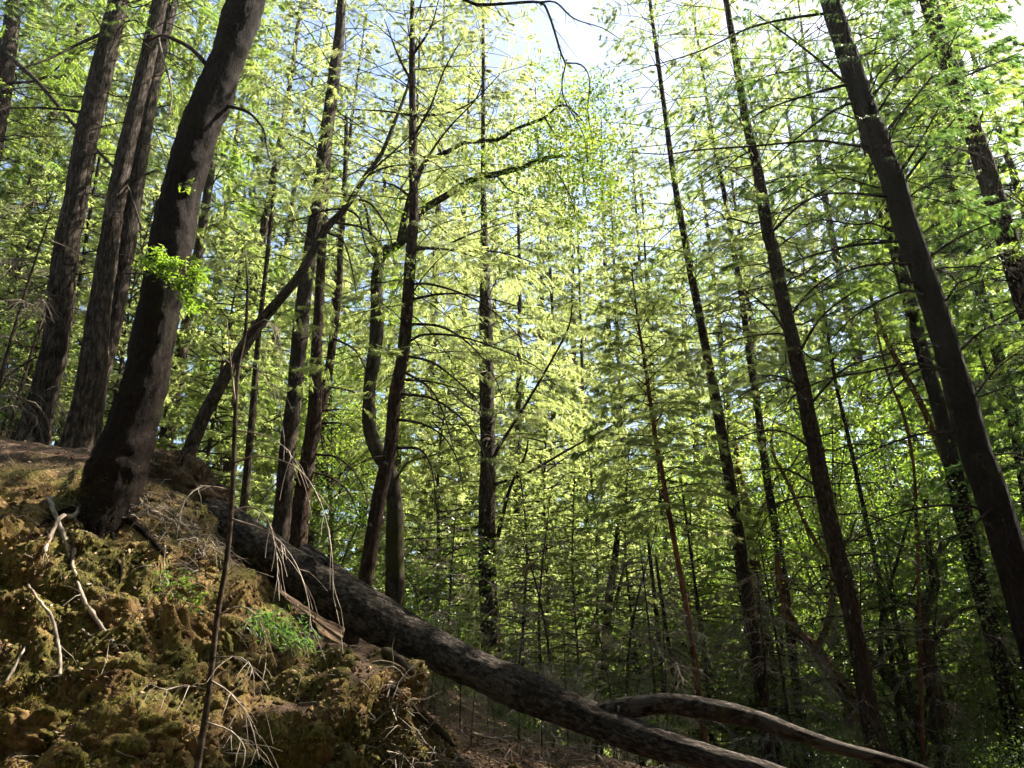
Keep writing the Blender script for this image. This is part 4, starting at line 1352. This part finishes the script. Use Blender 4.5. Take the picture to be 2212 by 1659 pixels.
# ------------------------------------------------------------------ the wood behind
def make_conifer(seed, H, z0, Rmax, nb, dens, mat, r0=0.16, hang=0.8, droop=0.4, barkm='bark_brown', flen=(0.12, 0.27), fwid=(0.020, 0.038)):
    r = np.random.default_rng(seed)
    ax = np.array([[0, 0, -0.6], [r.normal() * 0.05, r.normal() * 0.05, H * 0.3], [r.normal() * 0.12, r.normal() * 0.12, H * 0.65], [r.normal() * 0.1, r.normal() * 0.1, H]])
    rr = np.array([r0 * 1.2, r0 * 0.85, r0 * 0.5, 0.02])
    s = spline(np.c_[ax, rr], 0.5)
    mt = MB()
    mt.tube(s[:, :3], s[:, 3], 10, 0, rough=0.08)
    mc = MB()
    conifer_fol(mc, s, z0, H * 1.01, Rmax, nb, dens, r=r, hang=hang, droop=droop, flen=flen, fwid=fwid, brad=0.028)
    return mt.mesh('trunk', M[barkm]), mc.mesh('crown', [M[mat], M['twig']], False)


def make_broad(seed, H, Rw, ncl, n_each, mat, r0=0.09, z0=0.25, size=(0.05, 0.10), barkm='bark_moss', clr=0.38):
    r = np.random.default_rng(seed)
    cs = []
    while len(cs) < ncl:
        p = r.normal(size=3)
        p = p / np.linalg.norm(p) * r.random() ** 0.4
        q = p * np.array([Rw, Rw, H * (1 - z0) / 2]) + np.array([0, 0, H * (z0 + (1 - z0) / 2)])
        if q[2] > 0.15:
            cs.append(q)
    ax = np.array([[0, 0, -0.4], [r.normal() * 0.15, r.normal() * 0.15, H * 0.3], [r.normal() * 0.4, r.normal() * 0.4, H * 0.75]])
    s = spline(np.c_[ax, [r0 * 1.2, r0 * 0.8, r0 * 0.25]], 0.25)
    mt = MB()
    mt.tube(s[:, :3], s[:, 3], 8, 0, rough=0.1)
    for c in cs[::3]:
        i = r.integers(int(len(s) * 0.3), len(s))
        q = spline(np.stack([s[i, :3], (s[i, :3] + c) / 2 + r.normal(size=3) * 0.12, c]), 0.25)
        mt.tube(q, np.linspace(r0 * 0.28, 0.006, len(q)), 5, 0, cap=False)
    mc = MB()
    leaf_cloud(mc, cs, n_each, clr, size, 0, r)
    return mt.mesh('trunk', M[barkm]), mc.mesh('crown', M[mat], False)


def make_dead(seed, H, n):
    r = np.random.default_rng(seed)
    ax = np.array([[0, 0, -0.3], [r.normal() * 0.1, r.normal() * 0.1, H * 0.5], [r.normal() * 0.25, r.normal() * 0.25, H]])
    s = spline(np.c_[ax, [0.03, 0.02, 0.005]], 0.2)
    mt = MB()
    mt.tube(s[:, :3], s[:, 3], 6, 0)
    mc = MB()
    for k in range(n):
        i = r.integers(2, len(s) - 1)
        bare_branch(mc, s[i, :3], r.uniform(0, 6.28), r.uniform(0.4, 1.5), 0.1 + r.normal() * 0.2, r.uniform(0.2, 0.9), 0.009, 22, r, 0.38)
    return mt.mesh('trunk', M['twig']), mc.mesh('twigs', M['dead_twig'])


VAR = {
    'pale': [make_conifer(100 + k, 24, 1.2, 3.3, 140, 190, 'fir_pale', hang=1.2, droop=0.5, flen=(0.08, 0.20), fwid=(0.008, 0.016)) for k in range(3)],
    'mid': [make_conifer(110 + k, 24, 1.2, 3.2, 140, 185, 'fir_mid', hang=0.7, flen=(0.08, 0.18), fwid=(0.008, 0.017)) for k in range(3)],
    'dark': [make_conifer(120 + k, 22, 1.5, 3.2, 150, 130, 'fir_dark', hang=0.5, flen=(0.09, 0.2), fwid=(0.012, 0.024)) for k in range(2)],
    'young': [make_conifer(130 + k, 8, 0.6, 1.7, 120, 95, 'fir_pale', r0=0.05, hang=0.4, droop=0.25, flen=(0.06, 0.14), fwid=(0.010, 0.019)) for k in range(2)],
    'bright': [make_broad(140 + k, 9, 2.3, 90, 110, 'leaf_bright', clr=0.42) for k in range(2)],
    'shade': [make_broad(150 + k, 7, 2.1, 90, 75, 'leaf_dark', clr=0.42) for k in range(2)],
    'shrub': [make_broad(160 + k, 3.0, 1.3, 50, 70, 'leaf_dark', r0=0.03, z0=0.05, clr=0.30) for k in range(2)],
    'dead': [make_dead(170 + k, 3.6, 26) for k in range(3)],
}
INFO = {'pale': ('conifer_tree', 'pale feathery conifer', 'tree'), 'mid': ('conifer_tree', 'green feathery conifer', 'tree'), 'dark': ('conifer_tree', 'dark green shaded conifer', 'tree'),
        'young': ('young_fir', 'small young fir', 'tree'), 'bright': ('broadleaf_tree', 'bright green broadleaf tree', 'tree'), 'shade': ('broadleaf_tree', 'dark broadleaf tree', 'tree'),
        'shrub': ('shrub', 'low leafy shrub', 'shrub'), 'dead': ('dead_sapling', 'dry twiggy dead sapling', 'dead sapling')}
LAND = [(-400, 'left edge'), (105, 'straight furrowed conifer'), (185, 'twin conifer'), (300, 'thick leaning trunk'), (440, 'leaning snag'), (632, 'snag-crossed trunk'), (800, 'crooked mossy tree'),
        (1052, 'upright centre trunk'), (1409, 'red-stemmed young fir'), (1560, 'brown conifer pair'), (1745, 'bare-branched dark conifer'), (2060, 'biggest right-hand trunk'), (2800, 'right edge')]
ORD = ['nearest', 'second nearest', 'third nearest', 'fourth nearest', 'fifth nearest', 'sixth nearest', 'seventh nearest', 'eighth nearest', 'ninth nearest', 'tenth nearest', 'eleventh nearest', 'twelfth nearest', 'thirteenth nearest', 'fourteenth nearest']
wood = []


def plant(kind, px, Y, scale=1.0, zoff=0.0):
    """stands at the column the picture shows px at eye height, Y metres off"""
    x = (px - 1106) / FPX * Y * 1.08
    wood.append((kind, px, Y, x, scale))


# left hillside
for a in [('mid', -260, 17, 1.0), ('pale', -60, 20, 1.05), ('mid', 60, 25, 1.1), ('pale', 150, 18, 0.9), ('pale', 270, 24, 1.1), ('mid', 370, 19, 0.95), ('pale', 420, 28, 1.15), ('pale', 520, 21, 1.0), ('mid', 580, 30, 1.1), ('pale', -200, 30, 1.1), ('pale', 200, 34, 1.2),
          ('pale', 700, 24, 0.95), ('mid', 660, 34, 1.1), ('mid', 800, 29, 1.0), ('pale', 860, 20, 0.85), ('pale', 930, 25, 1.15), ('pale', 1000, 32, 1.3), ('pale', 840, 42, 1.4), ('pale', 640, 48, 1.4), ('pale', 480, 44, 1.3),
          ('pale', 1120, 22, 0.78), ('pale', 1190, 27, 0.9), ('pale', 1260, 24, 0.72), ('pale', 1340, 28, 0.85), ('pale', 1420, 21, 0.7), ('pale', 1490, 30, 0.9), ('mid', 1570, 44, 1.6), ('pale', 1640, 42, 1.6), ('pale', 1060, 42, 1.4), ('pale', 1240, 36, 1.3), ('pale', 1330, 40, 1.35), ('pale', 1170, 38, 1.35), ('mid', 1400, 44, 1.4),
          ('mid', 1720, 44, 1.8), ('pale', 1800, 46, 1.9), ('mid', 1880, 40, 1.9), ('dark', 1960, 44, 2.0), ('mid', 2060, 42, 1.9), ('dark', 2140, 44, 2.0), ('dark', 2230, 40, 1.9), ('mid', 1700, 56, 1.9), ('mid', 2020, 56, 2.0), ('mid', 1500, 58, 1.6), ('mid', 2060, 20, 0.95), ('mid', 2190, 17, 1.1), ('mid', 2330, 19, 1.1), ('dark', 2300, 15.5, 1.0), ('dark', 2140, 44, 1.6), ('dark', 2230, 40, 1.6), ('mid', 1700, 56, 1.6), ('mid', 2020, 56, 1.7), ('mid', 1500, 58, 1.45),
          ('pale', 30, 30, 1.1), ('young', -30, 15.5, 0.8), ('mid', -120, 24, 1.0), ('shrub', 10, 14.5, 0.8), ('shrub', 120, 16, 0.8),
          ('young', 460, 17, 0.9), ('young', 960, 18, 1.0), ('young', 1180, 18.5, 1.1), ('young', 1270, 17, 0.8), ('young', 1340, 15.5, 0.7), ('young', 1560, 17.5, 1.0), ('young', 1020, 21, 1.2),
          ('young', 240, 15.5, 0.8), ('bright', 480, 24, 1.0), ('bright', 730, 18, 0.8), ('bright', 700, 26, 1.0), ('bright', 1010, 26, 1.0), ('bright', 1480, 22, 1.0), ('bright', 1640, 21, 1.15), ('bright', 1740, 18, 1.1), ('bright', 1850, 22, 1.3), ('young', 40, 15, 0.7),
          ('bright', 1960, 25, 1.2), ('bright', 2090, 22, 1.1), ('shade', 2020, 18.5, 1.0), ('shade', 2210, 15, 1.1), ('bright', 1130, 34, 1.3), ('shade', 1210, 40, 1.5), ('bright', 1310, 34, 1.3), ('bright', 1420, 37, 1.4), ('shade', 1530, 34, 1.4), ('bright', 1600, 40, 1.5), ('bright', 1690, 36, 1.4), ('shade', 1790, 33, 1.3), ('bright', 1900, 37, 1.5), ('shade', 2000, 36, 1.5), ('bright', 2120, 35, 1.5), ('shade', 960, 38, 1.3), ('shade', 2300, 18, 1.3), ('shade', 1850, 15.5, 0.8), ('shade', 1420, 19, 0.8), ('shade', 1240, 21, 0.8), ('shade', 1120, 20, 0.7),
          ('bright', 1130, 24, 0.75), ('bright', 1660, 25, 0.9), ('young', 1130, 16.5, 0.65), ('young', 1230, 15.8, 0.6), ('young', 1470, 17, 0.7), ('young', 1620, 18, 0.75), ('young', 1770, 17, 0.7), ('young', 1930, 16, 0.7), ('young', 2080, 16.5, 0.75), ('shrub', 1390, 15.2, 0.9), ('shrub', 1590, 15.6, 0.9), ('shrub', 1840, 15.2, 0.9), ('shrub', 2010, 15, 0.9), ('shrub', 1150, 18, 1.0), ('shrub', 1240, 17.5, 1.1), ('shrub', 1340, 19, 1.2), ('shrub', 1440, 18.5, 1.2), ('shrub', 1540, 19, 1.1), ('shrub', 1630, 18, 1.2), ('shrub', 1720, 19.5, 1.3), ('shrub', 1800, 17.5, 1.1), ('shrub', 1880, 19, 1.2), ('shrub', 1970, 17, 1.1),
          ('shrub', 2060, 18, 1.2), ('shrub', 2150, 17, 1.2), ('shrub', 2240, 16.5, 1.2), ('shrub', 760, 16, 0.9), ('shrub', 950, 16, 0.9), ('shrub', 1690, 12.3, 0.45), ('shrub', 1970, 12.5, 0.5), ('shrub', 2120, 12.8, 0.6),
          ('dead', 1170, 14, 1.0), ('dead', 1310, 14.5, 1.1), ('dead', 1380, 13.3, 0.9), ('dead', 1580, 13.6, 1.1), ('dead', 1630, 14.2, 1.2), ('dead', 980, 15.2, 0.9),
          ('dead', 930, 9.4, 0.3), ('dead', 1030, 9.0, 0.28), ('dead', 1160, 9.2, 0.3), ('dead', 1260, 9.3, 0.3), ('shrub', 960, 10.4, 0.25), ('shrub', 1120, 9.8, 0.2), ('shrub', 1240, 10, 0.22), ('dead', 1010, 9.6, 0.35), ('dead', 1120, 10, 0.45), ('dead', 1210, 10.3, 0.4), ('dead', 1300, 10, 0.45), ('dead', 1390, 10.5, 0.5), ('dead', 950, 10.6, 0.45), ('shrub', 1070, 10.6, 0.28), ('shrub', 1180, 11.2, 0.35), ('shrub', 1290, 11.4, 0.38), ('shrub', 1370, 10.8, 0.3), ('shrub', 980, 12.5, 0.45), ('dead', 1190, 12.6, 0.8), ('dead', 1760, 15, 1.2), ('dead', 1900, 14, 1.1), ('dead', 30, 13.5, 1.1), ('dead', -20, 12.5, 1.2)]:
    plant(*a)
slots = {}
for w_ in wood:
    lm = max(i for i in range(len(LAND)) if LAND[i][0] <= w_[1])
    slots.setdefault((w_[0], lm), []).append(w_)
rb = random.Random(4)
cnt = {}
for (kind, lm), lst in slots.items():
    lst.sort(key=lambda w: w[2])
    nm, look, cat = INFO[kind]
    for k, (kd, px, Y, x, sc) in enumerate(lst):
        where = 'between %s and %s' % (LAND[lm][1], LAND[lm + 1][1])
        if lm == 0:
            where = 'behind, left of ' + LAND[1][1]
        if lm == len(LAND) - 2:
            where = 'behind, right of ' + LAND[lm][1]
        lab = look + ' ' + where if len(lst) == 1 else '%s %s %s' % (ORD[k], look, where)
        z = gz(x, Y)
        root = thing(nm, lab, cat, (x, Y, z), {'tree': 'trees of the wood behind', 'shrub': 'shrubs of the wood floor', 'dead sapling': 'dead saplings in the brush'}[cat])
        root.rotation_euler = (0, 0, rb.uniform(0, 6.28))
        root.scale = (sc * rb.uniform(0.92, 1.1),) * 2 + (sc * rb.uniform(0.95, 1.08),)
        v = VAR[kind]
        i = cnt.get(kind, 0)
        cnt[kind] = i + 1
        mt, mc_ = v[i % len(v)]
        for pn, me in (('trunk', mt), ('twigs' if kind == 'dead' else 'crown', mc_)):
            o = bpy.data.objects.new(pn, me)
            COL.objects.link(o)
            o.parent = root


# unseen wood round the camera, added to block skylight and shade the bank
mb = MB()
DEN = 1.0
rs = np.random.default_rng(77)
for (x, y, H) in [(-9, -3, 22), (-4, -6, 24), (2, -5, 23), (7, -4, 24), (12, -1, 24), (-13, 2, 22), (-1, -11, 26), (6, -10, 25), (-8, -10, 25), (13, -8, 25), (-16, -5, 24), (18, -4, 24), (10, 3.5, 22), (-5, -1, 20), (0.5, -2.5, 21), (5, -1, 20), (6.5, 3.0, 19), (-8, 2.5, 20), (12, 8.0, 21), (10.5, 5.5, 21), (15, 7.0, 23), (16, 12.0, 22), (17, 9.5, 25), (-19, 4, 24), (16, 3, 23), (3, -17, 27), (-5, -18, 27), (11, -16, 27)]:
    z = gz(x, y)
    ax = np.array([[x, y, z - 0.5, 0.2], [x + 0.1, y, z + H * 0.5, 0.12], [x, y, z + H, 0.02]])
    s = spline(ax, 1.0)
    mb.tube(s[:, :3], s[:, 3], 8, 1)
    conifer_fol(mb, s, z + 3.5, z + H, 3.5, 130, 330, r=rs, flen=(0.14, 0.3), fwid=(0.03, 0.06))
tag(mb.build('unseen_shade_forest', [M['fir_mid'], M['bark_brown']], None, smooth=False), 'unseen green conifer wood added round the viewer to shade the bank', kind='stuff')

GLARE_HAZE = 0.0002  # thin volume added to stand in for the glare and glow of the backlight
if GLARE_HAZE:
    hm, t, out = new_mat('glare_air')
    pv = t.nodes.new("ShaderNodeVolumePrincipled")
    pv.inputs['Color'].default_value = (0.96, 0.97, 0.90, 1)
    pv.inputs['Density'].default_value = GLARE_HAZE
    pv.inputs['Anisotropy'].default_value = 0.55
    t.links.new(pv.outputs[0], out.inputs['Volume'])
    mb = MB()
    zs = [float(Pn[:, 2].min()) - 1, max(float(Pn[:, 2].max()), 62.0) + 1]
    c = np.array([[x, y, z] for x in (-170, 170) for y in (-80, 190) for z in zs], float)
    mb.add(c, cq, 0)
    tag(mb.build('glare_haze', hm, None, smooth=False), 'thin sunlit veil added between the trunks to stand in for glare', kind='stuff')
